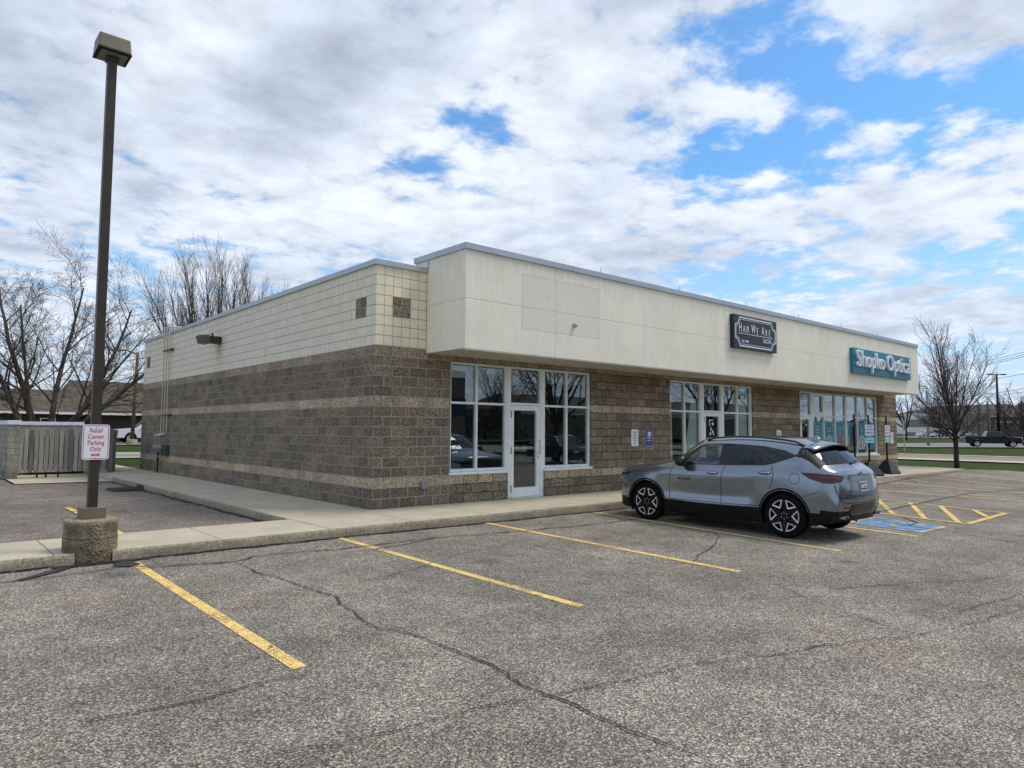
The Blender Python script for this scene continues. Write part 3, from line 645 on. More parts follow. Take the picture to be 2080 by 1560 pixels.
# canopy fascia
FX0, FX1, FY, FZ0, FZ1 = 1.22, 25.07, -1.34, 3.17, 5.15
mb = MB()
mb.quad((FX0, FY, FZ0), (FX1, FY, FZ0), (FX1, FY, FZ1), (FX0, FY, FZ1)); mb.quad((FX0, .3, FZ0+.3), (FX0, FY, FZ0), (FX0, FY, FZ1), (FX0, .3, FZ1)); mb.v[-4] = (FX0, -.001, FZ0); mb.v[-1] = (FX0, -.001, FZ1)
mb.quad((FX1, FY, FZ0), (FX1, -.001, FZ0), (FX1, -.001, FZ1), (FX1, FY, FZ1))
mb.quad((FX0, -.001, ZT-.1), (FX0, -.001, FZ1), (FX0, .45, FZ1), (FX0, .45, ZT-.1)); mb.quad((FX1, -.001, ZT-.1), (FX1, .45, ZT-.1), (FX1, .45, FZ1), (FX1, -.001, FZ1)); mb.quad((FX0, .45, ZT-.3), (FX0, .45, FZ1), (FX1, .45, FZ1), (FX1, .45, ZT-.3))
mb.quad((FX0, FY, FZ1), (FX1, FY, FZ1), (FX1, .45, FZ1), (FX0, .45, FZ1))
fas = mb.build('canopy_fascia', STUCCO, BLD, weld=True)
mb = MB(); mb.box(FX0+.002, FX1-.002, FY+.002, -.002, FZ0-.004, FZ0+.03); mb.box(FX0, FX1, FY, FY+.06, FZ0-.03, FZ0-.004)
mb.build('soffit', SOFFIT, BLD)
segs = [(FX0-.035+3.05*i+(.004 if i else 0), min(FX0-.035+3.05*(i+1)-.004, FX1+.035), FY-.035, FY+.3) for i in range(8)]
segs += [(FX0-.035, FX0+.25, FY+.302, .48), (FX1-.25, FX1+.035, FY+.302, .48)]
coping('fascia_coping', segs, FZ1-.01, FZ1+.115, COPING)
for xr in (5.2, 8.3, 11.6, 14.8, 17.9, 21.1, 24.0):
    mb = MB(); mb.tube([(xr, FY+.02, FZ1+.11), (xr, FY+.02, FZ1+.24)], .008, 5); mb.build('lightning_rod', GREYM, BLD)
mb = MB(); mb.box(FX0-.02, FX0-.003, -.06, -.002, ZT+.09, FZ1); mb.build('flashing', COPING, BLD)
# storefront
YF0, YF1, YG = .045, .15, .10
def window(x0, x1, muls, zt_=2.16, vent=False, z0=SILL, z1=HEAD):
    mb = MB(); w = .05; zb = z0+.055
    mb.box(x0, x0+w, YF0, YF1, zb, z1); mb.box(x1-w, x1, YF0, YF1, zb, z1)
    mb.box(x0+w, x1-w, YF0, YF1, z1-w, z1); mb.box(x0+w, x1-w, YF0, YF1, zb, zb+.06)
    for mx in muls: mb.box(mx-.024, mx+.024, YF0+.003, YF1, zb+.06, z1-w)
    edges = [x0+w]+[e for mx in muls for e in (mx-.024, mx+.024)]+[x1-w]
    for a, b_ in zip(edges[::2], edges[1::2]): mb.box(a, b_, YF0+.006, YF1, zt_-.025, zt_+.025)
    if vent:
        a, b_ = edges[0], edges[1]
        for q in ((a, a+.09, zt_+.025, z1-w), (b_-.09, b_, zt_+.025, z1-w), (a+.09, b_-.09, zt_+.025, zt_+.16), (a+.09, b_-.09, z1-w-.10, z1-w)): mb.box(q[0], q[1], YF0-.012, YG-.01, q[2], q[3])
    f = mb.build('window', ALU, BLD, bevel=.004)
    k = 0
    mb = MB(); mb.box(x0+w*.5, x1-w*.5, YG, YG+.006, zb+.03, z1-w*.5); mb.build('pane', GLASS, f)
    mb = MB(); mb.box(x0-.03, x1+.03, -.035, YF1, z0-.006, z0+.052); mb.build('sill', ALU, f, bevel=.004)
    return f
def door(x0, x1, hinge=-1, inset=.0):
    """frame x0..x1 with transom over a single glazed leaf"""
    mb = MB(); p_ = .11; w = .05
    mb.box(x0, x0+p_, YF0-.01, YF1, 0, HEAD); mb.box(x1-p_, x1, YF0-.01, YF1, 0, HEAD)
    mb.box(x0+p_, x1-p_, YF0-.01, YF1, HEAD-w, HEAD); mb.box(x0+p_, x1-p_, YF0-.01, YF1, 2.15, 2.21)
    mb.box(x0+p_, x1-p_, 0, YF1, 0.004, .022)
    f = mb.build('door_frame', ALU, BLD, bevel=.004)
    mb = MB(); mb.box(x0+p_*.6, x1-p_*.6, YG, YG+.006, 2.18, HEAD-.02); mb.build('transom_pane', GLASS, f)
    a, b_ = x0+p_+.004, x1-p_-.004
    mb = MB(); st = .10
    mb.box(a, a+st, YF0, YG+.03, .03, 2.143); mb.box(b_-st, b_, YF0, YG+.03, .03, 2.143)
    mb.box(a+st, b_-st, YF0, YG+.03, 2.143-.11, 2.143); mb.box(a+st, b_-st, YF0, YG+.03, .03, .24)
    lf = mb.build('door', ALU, BLD, bevel=.004)
    mb = MB(); mb.box(a+st-.01, b_-st+.01, YG-.01, YG-.004, .23, 2.04); mb.build('door_pane', GLASS, lf)
    mb = MB(); xh = b_-.05
    mb.tube([(xh, YF0, 1.02), (xh, YF0-.06, 1.02), (xh, YF0-.06, 1.33), (xh, YF0, 1.33)], .012, 8); mb.build('handle', GALV, lf)
    mb = MB(); mb.tube([(xh, YF0-.006, .93), (xh, YF0+.01, .93)], .018, 10); mb.build('lock', BLACKT, lf)
    for zh in (.14, 1.02, 1.86): mb = MB(); mb.box(a-.006, a+.02, YF0-.012, YF0, zh, zh+.16); mb.build('hinge', BLACKT, lf)
    mb = MB(); mb.box(a+st, b_-st, YG+.04, YG+.07, 1.13, 1.17); mb.box(b_-st-.35, b_-st-.05, YG+.035, YG+.075, 1.12, 1.19); mb.build('push_bar', ALU, lf)
    return lf
window(1.862, 3.498, [2.62]); door(3.502, 4.658); window(4.662, 6.298, [5.47])
window(9.662, 11.298, [10.45]); door(11.302, 12.478); window(12.482, 14.178, [13.33])
door(17.422, 18.448); window(18.452, 21.318, [19.40, 20.36], vent=True); window(21.322, 24.278, [22.36, 23.33])
text('3404', .17, 'street_number', WHITE, BLD, frontM(17.80, YG-.004, 2.33), sx=.9, bold=.004)
# interior shell
mb = MB(); mb.box(.21, XE-.21, .21, 7, -.02, .0); mb.build('floor', plain('shop_floor', (.10, .09, .08), .5), BLD)
mb = MB(); mb.box(.21, XE-.21, .21, 7, 3.07, 3.12); mb.build('ceiling', WALLIN, BLD)
mb = MB(); mb.box(.21, XE-.21, 7, 7.1, 0, 3.06); mb.box(8, 8.1, .21, 6.99, 0, 3.06); mb.box(16, 16.1, .21, 6.99, 0, 3.06); mb.build('interior_wall', WALLIN, BLD)
for x0, x1 in ((1.7, 2.55), (4.8, 6.3)):
    mb = MB(); mb.box(x0, x1, .215, .235, 2.72, 3.05)
    tag(mb.build('roller_blind', plain('blind_cloth', (.33, .34, .32), .8)), 'grey roller blind at the top of the %s shop window of the empty unit' % ('left' if x0 < 3 else 'right'), 'blind', 'roller blinds of the empty unit')
mb = MB(); mb.box(3.66, 3.92, .115, .118, 2.62, 2.96)
tag(mb.build('paper_notice', plain('pale_paper', (.55, .53, .38), .8)), 'pale paper square stuck in the transom over the empty unit door', 'notice')
for nm, x0, x1, y0, y1, h_, lb in (('sales_counter', 19.2, 22.6, 3.2, 3.9, 1.05, 'pale counter inside the optical shop behind the posters'), ('sales_counter', 10.3, 12.8, 4.2, 4.8, 1.05, 'pale counter inside the salon behind the curtains')):
    mb = MB(); mb.box(x0, x1, y0, y1, 0, h_-.04); mb.box(x0-.05, x1+.05, y0-.05, y1+.05, h_-.038, h_)
    tag(mb.build(nm, plain('counter_laminate', (.35, .28, .2), .5), bevel=.01), lb, 'counter')
# curtains in the salon
CURT = plain('pale_curtain', (.85, .90, .82), .9, 0, .06, 3)
def curtain(xt0, xt1, xb0, xb1, z0, z1, label, y=.20, tie=None):
    mb = MB(); nu, nz = 40, 24; vs = []
    for side in (0, 1):
        for j in range(nz+1):
            t = j/nz; z = z1+(z0-z1)*t; e = t**1.3
            a = xt0+(xb0-xt0)*e; b_ = xt1+(xb1-xt1)*e
            for i in range(nu+1):
                u = i/nu; x = a+(b_-a)*u; fold = math.sin(u*math.pi*9+.5*math.sin(t*3))*.028*(.4+.6*t)
                vs.append((x, y+fold+side*.004, z))
    n1 = (nu+1)*(nz+1)
    for s_ in (0, 1):
        for j in range(nz):
            for i in range(nu):
                q = [j*(nu+1)+i, j*(nu+1)+i+1, (j+1)*(nu+1)+i+1, (j+1)*(nu+1)+i]; q = [s_*n1+k for k in (q if not s_ else q[::-1])]; mb.f.append(q); mb.mi.append(0); mb.sm.append(True)
    mb.v = vs; return tag(mb.build('curtain', CURT), label, 'curtain', 'curtains in the salon windows')
curtain(9.70, 9.98, 9.70, 10.02, .68, 2.75, 'pale curtain at the far left edge of the salon windows')
curtain(10.98, 11.25, 10.55, 11.27, .68, 2.55, 'pale curtain swept aside just left of the salon door')
curtain(12.52, 12.70, 12.52, 12.64, .68, 2.75, 'narrow pale curtain just right of the salon door')
curtain(13.62, 14.10, 13.55, 14.14, .68, 2.62, 'pale curtain at the right edge of the salon windows')
# salon door decal (letters on the glass) - a part-like sticker of its own
dc = thing('door_lettering', 'white figure and lettering stuck on the salon door glass', 'door lettering', (11.89, .083, 1.55))
mb = MB(); T = Matrix.Translation((0, 0, 0))
def blobp(mb, cx, cz, rx, rz, n=14, a0=0): mb.prism([(cx+rx*math.cos(a0+2*math.pi*k/n), cz+rz*math.sin(a0+2*math.pi*k/n)) for k in range(n)], -.002, 0)
mb.prism([(-.13, .38), (.08, .38), (.08, .35), (-.10, .35), (-.10, .18), (-.13, .18)], -.002, 0); mb.prism([(.0, .28), (.10, .30), (.12, .22), (.02, .21)], -.002, 0)
mb.prism([(-.08, .06), (-.04, .17), (.0, .06)], -.002, 0); mb.prism([(.0, .05), (.06, .06), (.13, -.1), (.08, -.1)], -.002, 0); mb.prism([(-.1, -.02), (-.05, .03), (-.02, -.08), (-.12, -.1)], -.002, 0)
mb.build('figure', SIGNW, dc)
text('Hair We Are', .11, 'lettering', SIGNW, dc, frontM(0, -.001, -.20), .001, sx=.85)
mb = MB(); ringp = [(.22*math.cos(R(a)), -.42+.09*math.sin(R(a))) for a in range(0, 361, 12)]
mb.tube([(x, 0, z) for x, z in ringp], .006, 4); mb.build('oval', SIGNW, dc)
text('SALON', .07, 'lettering', SIGNW, dc, frontM(0, -.001, -.42), .001)

# ---------------------------------------------------------------- posters in the optical shop
posters = [(18.56, 19.32, 'This is your\nbest vision\ndestination', 'peach', 'teal poster with three lines of text, first from the left in the optical shop windows'),
           (19.50, 20.26, 'Caring\nDoctors', 'white', 'teal poster reading Caring Doctors over a pale oval picture'),
           (20.46, 21.20, 'Digital\nEye Exam\nExpert', 'brown', 'teal poster with a brown and orange oval picture'),
           (21.48, 22.24, 'Top\nBrands', 'dark', 'teal poster reading Top Brands over a dark figure in an oval'),
           (22.48, 23.22, 'All\nAges', 'white', 'teal poster hidden behind the grey back of a stand-up sign panel'),
           (23.45, 24.18, 'Contact\nLenses', 'blue', 'teal poster with an all blue oval picture, last on the right')]
PC = {'peach': [(.10, .05, .04), (.55, .36, .25), (.3, .14, .08), (.7, .55, .45)], 'white': [(.42, .46, .44), (.25, .2, .2), (.7, .72, .72), (.12, .14, .13)], 'brown': [(.16, .07, .04), (.45, .2, .06), (.05, .02, .02), (.6, .38, .14)],
      'dark': [(.5, .55, .57), (.02, .02, .02), (.45, .35, .12), (.03, .03, .03)], 'grey': [(.07, .07, .075), (.015, .015, .02), (.04, .04, .045), (.55, .55, .55)], 'blue': [(.04, .25, .36), (.02, .10, .22), (.08, .22, .48), (.03, .15, .26)]}
def mat_photo(nm):
    m, g, b = newmat('poster_picture_'+nm); p = pos(g); cs = PC[nm]
    a = g.noise(p, 4.2, 3, .6, 1.2); col = g.ramp(a, [(.3, cs[0]), (.46, cs[1]), (.56, cs[2]), (.68, cs[3])]); setb(g, b, col, .6); return m
for x0, x1, tx, pc, lb in posters:
    w = x1-x0; t = thing('window_poster', lb, 'poster', (x0+w/2, .092, .86), 0, 'teal posters in the optical shop windows')
    mb = MB(); mb.box(-w/2, w/2, 0, .002, 0, 1.10); mb.build('backing', TEAL, t)
    mb = MB()
    def ring_(rx, rz, cz, tk, a0, a1, n=30):
        for k in range(n):
            p_, q_ = R(a0+(a1-a0)*k/n), R(a0+(a1-a0)*(k+1)/n)
            mb.quad((rx*math.cos(p_), -.001, cz+rz*math.sin(p_)), ((rx-tk)*math.cos(p_), -.001, cz+(rz-tk)*math.sin(p_)), ((rx-tk)*math.cos(q_), -.001, cz+(rz-tk)*math.sin(q_)), (rx*math.cos(q_), -.001, cz+rz*math.sin(q_)))
    ring_(w*.49, .50, .72, .035, -60, 50); mb.build('outline', TEALL, t)
    mb = MB(); ring_(w*.49, .50, .72, .035, 130, 240); mb.build('outline', TEALL, t)
    mb = MB(); n = 28; rx, rz = w*.40, .42
    pts = [(rx*math.cos(2*math.pi*k/n), .16+max(-.15, rz*.95*math.sin(2*math.pi*k/n))) for k in range(n)]
    if pc == 'grey': pts = [(-w*.4, .16), (w*.42, .16), (w*.42, .72), (w*.2, .86), (-w*.4, .80)]
    mb.prism(pts, -.0032, -.0012); o = mb.build('picture', mat_photo(pc), t)
    if pc != 'grey':
        mb = MB(); ring_(rx+.03, rz+.02, .16, .03, 0, 180); o2 = mb.build('picture_rim', TEALL, t); o2.location.y = -.0005
    text(tx, .105, 'lettering', TEALL if pc in ('blue', 'dark') else SIGNW, t, frontM(0, -.0035, .80), .0005, sx=.95*min(1., 9/max(len(l) for l in tx.split('\n'))))

# ---------------------------------------------------------------- fascia signs
s1 = thing('salon_sign', 'dark navy sign reading Hair We Are Salon with a white notched border', 'shop sign', (11.87, FY, 4.44))
mb = MB(); mb.box(-1.20, 1.20, -.13, -.004, -.48, .48); mb.build('panel', NAVY, s1, bevel=.006)
def notched(hw, hh, r):
    pts = []
    for (sx_, sz_, a0) in ((1, 1, 180), (-1, 1, 270), (-1, -1, 0), (1, -1, 90)):
        cx, cz_ = sx_*hw, sz_*hh
        for k in range(9):
            a = R({(1, 1): 270, (-1, 1): 360, (-1, -1): 90, (1, -1): 180}[(sx_, sz_)]-90*k/8+0)
            pts.append((cx+r*math.cos(a), cz_+r*math.sin(a)))
    return pts
def notch_path(hw, hh, r):
    out = []
    for (sx_, sz_, a0, a1) in ((1, 1, 270, 180), (-1, 1, 360, 270), (-1, -1, 90, 0), (1, -1, 180, 90)):
        for k in range(9):
            a = R(a0+(a1-a0)*k/8); out.append((sx_*hw+r*math.cos(a), sz_*hh+r*math.sin(a)))
    return out
def outline(mb, pts, tk, y):
    n = len(pts)
    for i in range(n):
        a, b_ = Vector(pts[i]), Vector(pts[(i+1) % n]); d_ = (b_-a)
        if d_.length < 1e-6: continue
        q = Vector((-d_.y, d_.x)).normalized()*tk/2
        mb.quad((a.x+q.x, y, a.y+q.y), (a.x-q.x, y, a.y-q.y), (b_.x-q.x, y, b_.y-q.y), (b_.x+q.x, y, b_.y+q.y))
mb = MB(); outline(mb, notch_path(1.13, .41, .22), .035, -.134); outline(mb, notch_path(1.07, .355, .20), .012, -.134); mb.build('border', SIGNW, s1)
T1 = lambda x, z: frontM(x, -.134, z)
for ch, x, big in (('H', -.86, 1), ('A', -.66, 0), ('I', -.54, 0), ('R', -.43, 0), ('W', -.15, 1), ('E', .07, 0), ('A', .39, 1), ('R', .59, 0), ('E', .77, 0)): text(ch, .36 if big else .28, 'lettering', SIGNW, s1, T1(x, .11 if big else .082), sx=.62, bold=.002)
text('SALON', .19, 'lettering', SIGNW, s1, T1(.62, -.17), sx=.78); text('Est. 1982', .10, 'lettering', SIGNW, s1, T1(-.60, -.27), bold=.002)
mb = MB(); mb.box(-.95, .95, -.134, -.131, -.055, -.04); mb.build('underline', SIGNW, s1)
s2 = thing('optical_sign', 'teal fascia sign with raised white Shopko Optical letters', 'shop sign', (21.2, FY, 4.14))
mb = MB(); mb.box(-2.70, 2.70, -.13, -.004, -.45, .46); mb.build('panel', TEAL, s2, bevel=.006)
LET = plain('letter_white', (.78, .82, .85), .4, 0, .03)
for body, x, sz in (('Shopko', -1.33, .74), ('Optical', 1.33, .74)):
    textfit(body, .86, 'lettering', LET, s2, frontM(x, -.185, .06), 2.42, .045)
# bollard light on the fascia, box on the wall
mb = MB(); mb.tube([(4.28, FY-.001, 3.93), (4.28, FY-.05, 3.93)], .05, 14); mb.lathe([(.045, 0), (.04, .03), (.0, .045)], 14, Matrix.Translation((4.28, FY-.05, 3.93)) @ Matrix.Rotation(R(90), 4, 'X'))
tag(mb.build('junction_box', plain('pale_blue_plastic', (.35, .48, .6), .4)), 'small pale blue round box on the fascia over the faded patch', 'junction box')
mb = MB(); mb.box(1.11, 1.24, -.07, -.004, .36, .50); mb.tube([(1.175, -.05, .36), (1.175, -.05, .30)], .012, 8)
tag(mb.build('outlet_box', GREYM, bevel=.008), 'small grey outlet box low on the block wall near the corner', 'outlet box')
# wall plates with writing
def rrect(w, h, r, n=5):
    pts = []
    for cx, cz_, a0 in ((w/2-r, h/2-r, 0), (-w/2+r, h/2-r, 90), (-w/2+r, -h/2+r, 180), (w/2-r, -h/2+r, 270)):
        for k in range(n+1): a = R(a0+90*k/n); pts.append((cx+r*math.cos(a), cz_+r*math.sin(a)))
    return pts
def plate(root, w, h, mat, lines, tmat, border=None, arrow=False, symbol=False, ts=.07, y=0., sx=.8):
    mb = MB(); mb.prism(rrect(w, h, .035), y-.004, y); mb.build('plate', mat, root)
    if border is not None:
        mb = MB(); a = rrect(w-.028, h-.028, .028); outline(mb, a, .007, y-.0055); mb.build('border', border, root)
    for tx, z, s_ in lines: text(tx, s_, 'lettering', tmat, root, frontM(0, y-.0052, z), .0004, sx=sx, bold=.0006)
    if arrow:
        mb = MB(); z = arrow; mb.prism([(-.055, z), (-.025, z+.02), (-.025, z+.008), (.025, z+.008), (.025, z+.02), (.055, z), (.025, z-.02), (.025, z-.008), (-.025, z-.008), (-.025, z-.02)], y-.006, y-.0042); mb.build('arrow', tmat, root)
    if symbol:
        mb = MB(); mb.box(-.07, .07, y-.0055, y-.004, .035, .165); mb.build('symbol_field', SIGNW, root)
        mb = MB(); yy = y-.0068
        for k in range(14):
            a, b_ = R(110+k*18), R(110+(k+1)*18); mb.quad((-.006+.036*math.cos(a), yy, .085+.036*math.sin(a)), (-.006+.026*math.cos(a), yy, .085+.026*math.sin(a)), (-.006+.026*math.cos(b_), yy, .085+.026*math.sin(b_)), (-.006+.036*math.cos(b_), yy, .085+.036*math.sin(b_)))
        mb.prism([(-.022, .14), (-.008, .14), (-.004, .10), (.022, .10), (.038, .062), (.048, .066), (.03, .11), (.0, .112), (-.01, .125)], yy, yy+.001); mb.lathe([(0, 0), (.011, 0)], 12, Matrix.Translation((-.016, yy, .15)) @ Matrix.Rotation(R(90), 4, 'X'))
        mb.build('wheelchair_symbol', BLUES, root)
RL = [('Retail', .15, .075), ('Center', .075, .075), ('Parking', 0, .075), ('Only', -.075, .075)]
w1 = thing('parking_sign', 'white Retail Center Parking Only plate left of the blue plate on the block wall', 'wall sign', (8.05, -.004, 1.385), 0, 'white retail parking plates on the front wall'); plate(w1, .30, .46, SIGNW, RL, BLACKT, arrow=-.16)
w2 = thing('accessible_parking_sign', 'dark blue accessible parking plate with a white wheelchair square', 'wall sign', (8.68, -.004, 1.385)); plate(w2, .31, .47, BLUES, [('RESERVED', -.01, .055), ('PARKING', -.08, .055), ('ID', -.15, .05)], SIGNW, SIGNW, symbol=True)
w3 = thing('parking_sign', 'white parking plate on the wall between the salon and the optical shop', 'wall sign', (15.86, -.004, 1.40), 0, 'white retail parking plates on the front wall'); plate(w3, .31, .46, SIGNW, RL, plain('sign_purple', (.25, .05, .2), .5), arrow=-.16)
w4 = thing('wall_sign', 'faded pale blue plate on the block wall right of the optical windows', 'wall sign', (25.10, -.004, 1.58)); plate(w4, .31, .48, plain('faded_blue_sign', (.17, .33, .68), .5), [('P', .15, .06)], BLUES)
w5 = thing('parking_sign', 'white parking plate at the far right end of the front wall', 'wall sign', (25.72, -.004, 1.33), 0, 'white retail parking plates on the front wall'); plate(w5, .31, .48, SIGNW, RL, BLACKT, arrow=-.16)

# ---------------------------------------------------------------- things on the side wall
lm = thing('wall_lamp', 'brown wall-pack flood lamp on the upper side wall', 'wall lamp', (0, 9.1, 4.17))
mb = MB(); mb.box(-.34, .0, -.20, .16, -.10, .10); mb.build('housing', BRONZE, lm, bevel=.02)
mb = MB(); mb.prism([(-.62, .10), (-.34, .13), (-.34, -.14), (-.55, -.12)], -.22, .20); mb.build('reflector_hood', plain('grey_lens', (.09, .09, .085), .35), lm, bevel=.01)
mb = MB(); mb.tube([(-.2, 0, .09), (-.2, 0, .2)], .03, 10); mb.build('photocell', BRONZE, lm)
gm = thing('gas_meter', 'dark gas meter bank with three pale pipes rising up the side wall to the roof', 'gas meter', (-.14, 14.6, 0))
PIPE = plain('cream_pipe_paint', (.62, .56, .42), .5, 0, .1)
for i, (y0, yt) in enumerate(((-.30, .75), (.02, .98), (.32, 1.20))):
    mb = MB(); yt_ = -.42+i*.33
    mb.tube([(0, yt_+.3, .98), (0, yt_+.3, 1.36-.02*i), (0, yt_-.25, 1.36-.02*i), (.06, yt_-.25, 1.42), (.06, yt_-.25, 5.10+.03*i), (.25, yt_-.25, 5.12+.03*i), (1.6, yt_-.25, 5.12+.03*i)], .02, 8, smooth=True)
    mb.build('pipe', PIPE, gm)
for i in range(3):
    mb = MB(); yy = .40-i*.32; mb.lathe([(.0, -.12), (.10, -.10), (.12, 0), (.10, .1), (0, .12)], 16, Matrix.Translation((-.02, yy-.12, .88))); mb.box(-.10, .08, yy-.24, yy, .74, .84)
    mb.build('meter', plain('meter_grey', (.17, .20, .24), .5, .2), gm)
mb = MB(); mb.tube([(.02, .1, .78), (.02, .1, .52), (.02, .1, -.02)], .024, 8); mb.tube([(.02, .1, .5), (.02, .1, .44)], .05, 10); mb.tube([(-.02, -.5, .80), (-.02, .6, .80)], .02, 8); mb.build('supply_pipe', BLACKP, gm)
mb = MB(); mb.box(.0, .12, -.85, -.40, .62, .98); mb.build('utility_box', plain('dull_green_paint', (.045, .055, .045), .6), gm, bevel=.01)
for z in (2.02, 4.3): mb = MB(); mb.box(.045, .14, -.95, .1, z-.02, z+.02); mb.build('pipe_clamp', BLACKP, gm)

# ---------------------------------------------------------------- lamp post on its concrete pier, sign on the post
px_, py_ = -5.09, -1.70
cb = thing('concrete_pier', 'round weathered concrete pier with exposed pebbles under the lamp post', 'pier', (px_, py_, 0))
prof = [(.0, .405), (.27, .405), (.295, .395), (.305, .37), (.305, .2), (.31, .19), (.31, -.05), (.315, -.3)]
mb = MB(); vs = []; K = 72
pr = []
for (a, b_) in zip(prof[:-1], prof[1:]):
    n = max(1, int(math.hypot(b_[0]-a[0], b_[1]-a[1])/.03))
    pr += [(a[0]+(b_[0]-a[0])*i/n, a[1]+(b_[1]-a[1])*i/n) for i in range(n)]
pr.append(prof[-1]); mb.lathe(pr, K)
mb.v = [(x*(1+.012*noise.noise(Vector((x*4, y*4, z*3)))+.010*noise.noise(Vector((x*25, y*25, z*25)))), y*(1+.012*noise.noise(Vector((x*4, y*4, z*3)))+.010*noise.noise(Vector((x*25, y*25, z*25)))), z+(.012*noise.noise(Vector((x*9, y*9, 1))) if z > .3 else 0)) for x, y, z in mb.v]
mb.build('pier_body', AGG, cb)
lp = thing('lamp_post', 'tall square dark bronze lamp post with a shoebox lamp head', 'lamp post', (px_, py_, .40))
lp.scale = (.96, .96, .976)
mb = MB(); mb.box(-.145, .145, -.145, .145, 0, .15); mb.build('base_cover', BRONZE2, lp, bevel=.008)
mb = MB(); mb.box(-.058, .058, -.058, .058, .10, 6.30); mb.build('pole', BRONZE, lp, bevel=.008)
mb = MB(); mb.add([(x, y, z) for x, y, z in [(-.205, -.20, 6.345), (.205, -.20, 6.345), (.205, .20, 6.345), (-.205, .20, 6.345), (-.205, -.20, 6.36), (.205, -.20, 6.36), (.205, .20, 6.36), (-.205, .20, 6.36), (-.195, -.17, 6.56), (.195, -.17, 6.56), (.195, .17, 6.56), (-.195, .17, 6.56)]],
              [(0, 3, 2, 1), (0, 1, 5, 4), (1, 2, 6, 5), (2, 3, 7, 6), (3, 0, 4, 7), (4, 5, 9, 8), (5, 6, 10, 9), (6, 7, 11, 10), (7, 4, 8, 11), (8, 9, 10, 11)])
mb.build('lamp_head', BRONZE2, lp, bevel=.02)
mb = MB(); mb.box(-.21, .21, -.205, .205, 6.325, 6.344); mb.build('lens_frame', BLACKP, lp, bevel=.004)
mb = MB(); mb.box(-.165, .165, -.165, .165, 6.308, 6.324); mb.build('lens', plain('lamp_lens', (.16, .17, .15), .3), lp)
mb = MB(); mb.box(-.075, .075, -.075, .075, 6.25, 6.307); mb.build('collar', BRONZE, lp)
ps = thing('parking_sign', 'white Retail Center Parking Only sign with red letters on the lamp post', 'parking sign', (px_+.0, py_-.064, 1.385))
plate(ps, .31, .455, SIGNW, [('Retail', .15, .083), ('Center', .07, .083), ('Parking', -.01, .083), ('Only', -.09, .083)], RED, border=RED, arrow=-.165, sx=.78)
for z in (.19, -.205): mb = MB(); mb.tube([(0, -.003, z), (0, -.009, z)], .006, 8); mb.build('bolt', BLACKT, ps)

# ---------------------------------------------------------------- stand-up signs at the far end
def stand(x, y, rz, label, face, panel_dx=0.):
    t = thing('portable_sign', label, 'sign stand', (x, y, zt(x, y)+.002), rz, 'black weighted sign stands by the optical shop')
    mb = MB(); b0, b1 = .34, .10
    mb.add([(-b0, -b0, 0), (b0, -b0, 0), (b0, b0, 0), (-b0, b0, 0), (-b0, -b0, .06), (b0, -b0, .06), (b0, b0, .06), (-b0, b0, .06), (-b1, -b1, .50), (b1, -b1, .50), (b1, b1, .50), (-b1, b1, .50)],
           [(0, 3, 2, 1), (0, 1, 5, 4), (1, 2, 6, 5), (2, 3, 7, 6), (3, 0, 4, 7), (4, 5, 9, 8), (5, 6, 10, 9), (6, 7, 11, 10), (7, 4, 8, 11), (8, 9, 10, 11)])
    mb.build('base', plain('black_rubber', (.022, .023, .028), .45, 0, .2), t, bevel=.02)
    mb = MB(); mb.tube([(0, 0, .49), (0, 0, .56)], .05, 12); mb.tube([(0, 0, .5), (0, 0, 2.22)], .032, 10); mb.build('post', BLACKP, t)
    if face == 'back':
        mb = MB(); mb.box(-.17, .17, .036, .042, 1.10, 1.78); mb.build('panel', plain('grey_panel_back', (.085, .085, .09), .6), t)
        mb = MB(); mb.prism([(-.07, 1.86), (.07, 1.86), (.03, 1.74), (-.03, 1.74)], -.05, -.033); mb.build('bracket', plain('maroon_bracket', (.06, .012, .018), .5), t)
    else:
        s_ = 1 if face == 'front' else 1
        mb = MB(); mb.box(-.175, .175, -.045, -.039, 1.20, 1.86); mb.build('panel', SIGNW, t)
        mb = MB(); mb.box(-.174, .174, -.047, -.0452, 1.385, 1.465); mb.build('stripe', TEAL, t)
        mb = MB(); mb.box(-.174, .174, -.0465, -.0452, 1.201, 1.384); mb.build('lower_field', plain('sign_pale_aqua', (.50, .72, .75), .5), t)
        for tx, z, sz, mt in (('WE SEE', 1.79, .075, BLACKT), ('YOU NEED A', 1.685, .075, BLACKT), ('PARKING SPOT', 1.56, .075, BLACKT), ('Shopko Optical', 1.425, .06, SIGNW), ('PARKING ONLY', 1.29, .075, TEAL)):
            text(tx, sz, 'lettering', mt, t, frontM(0, -.0478, z), .0004, sx=.30/(len(tx)*sz*.62) if len(tx) > 8 else .8, bold=.001)
    return t
stand(18.35, -1.50, R(-15), 'black sign stand nearest the parked SUV, its grey panel back turned this way', 'back')
stand(19.75, -1.42, R(-32), 'middle black sign stand with a white and teal parking panel facing the lot', 'front')
stand(21.75, -1.28, R(-8), 'farthest black sign stand at the building corner, its white panel seen at a slant', 'front')

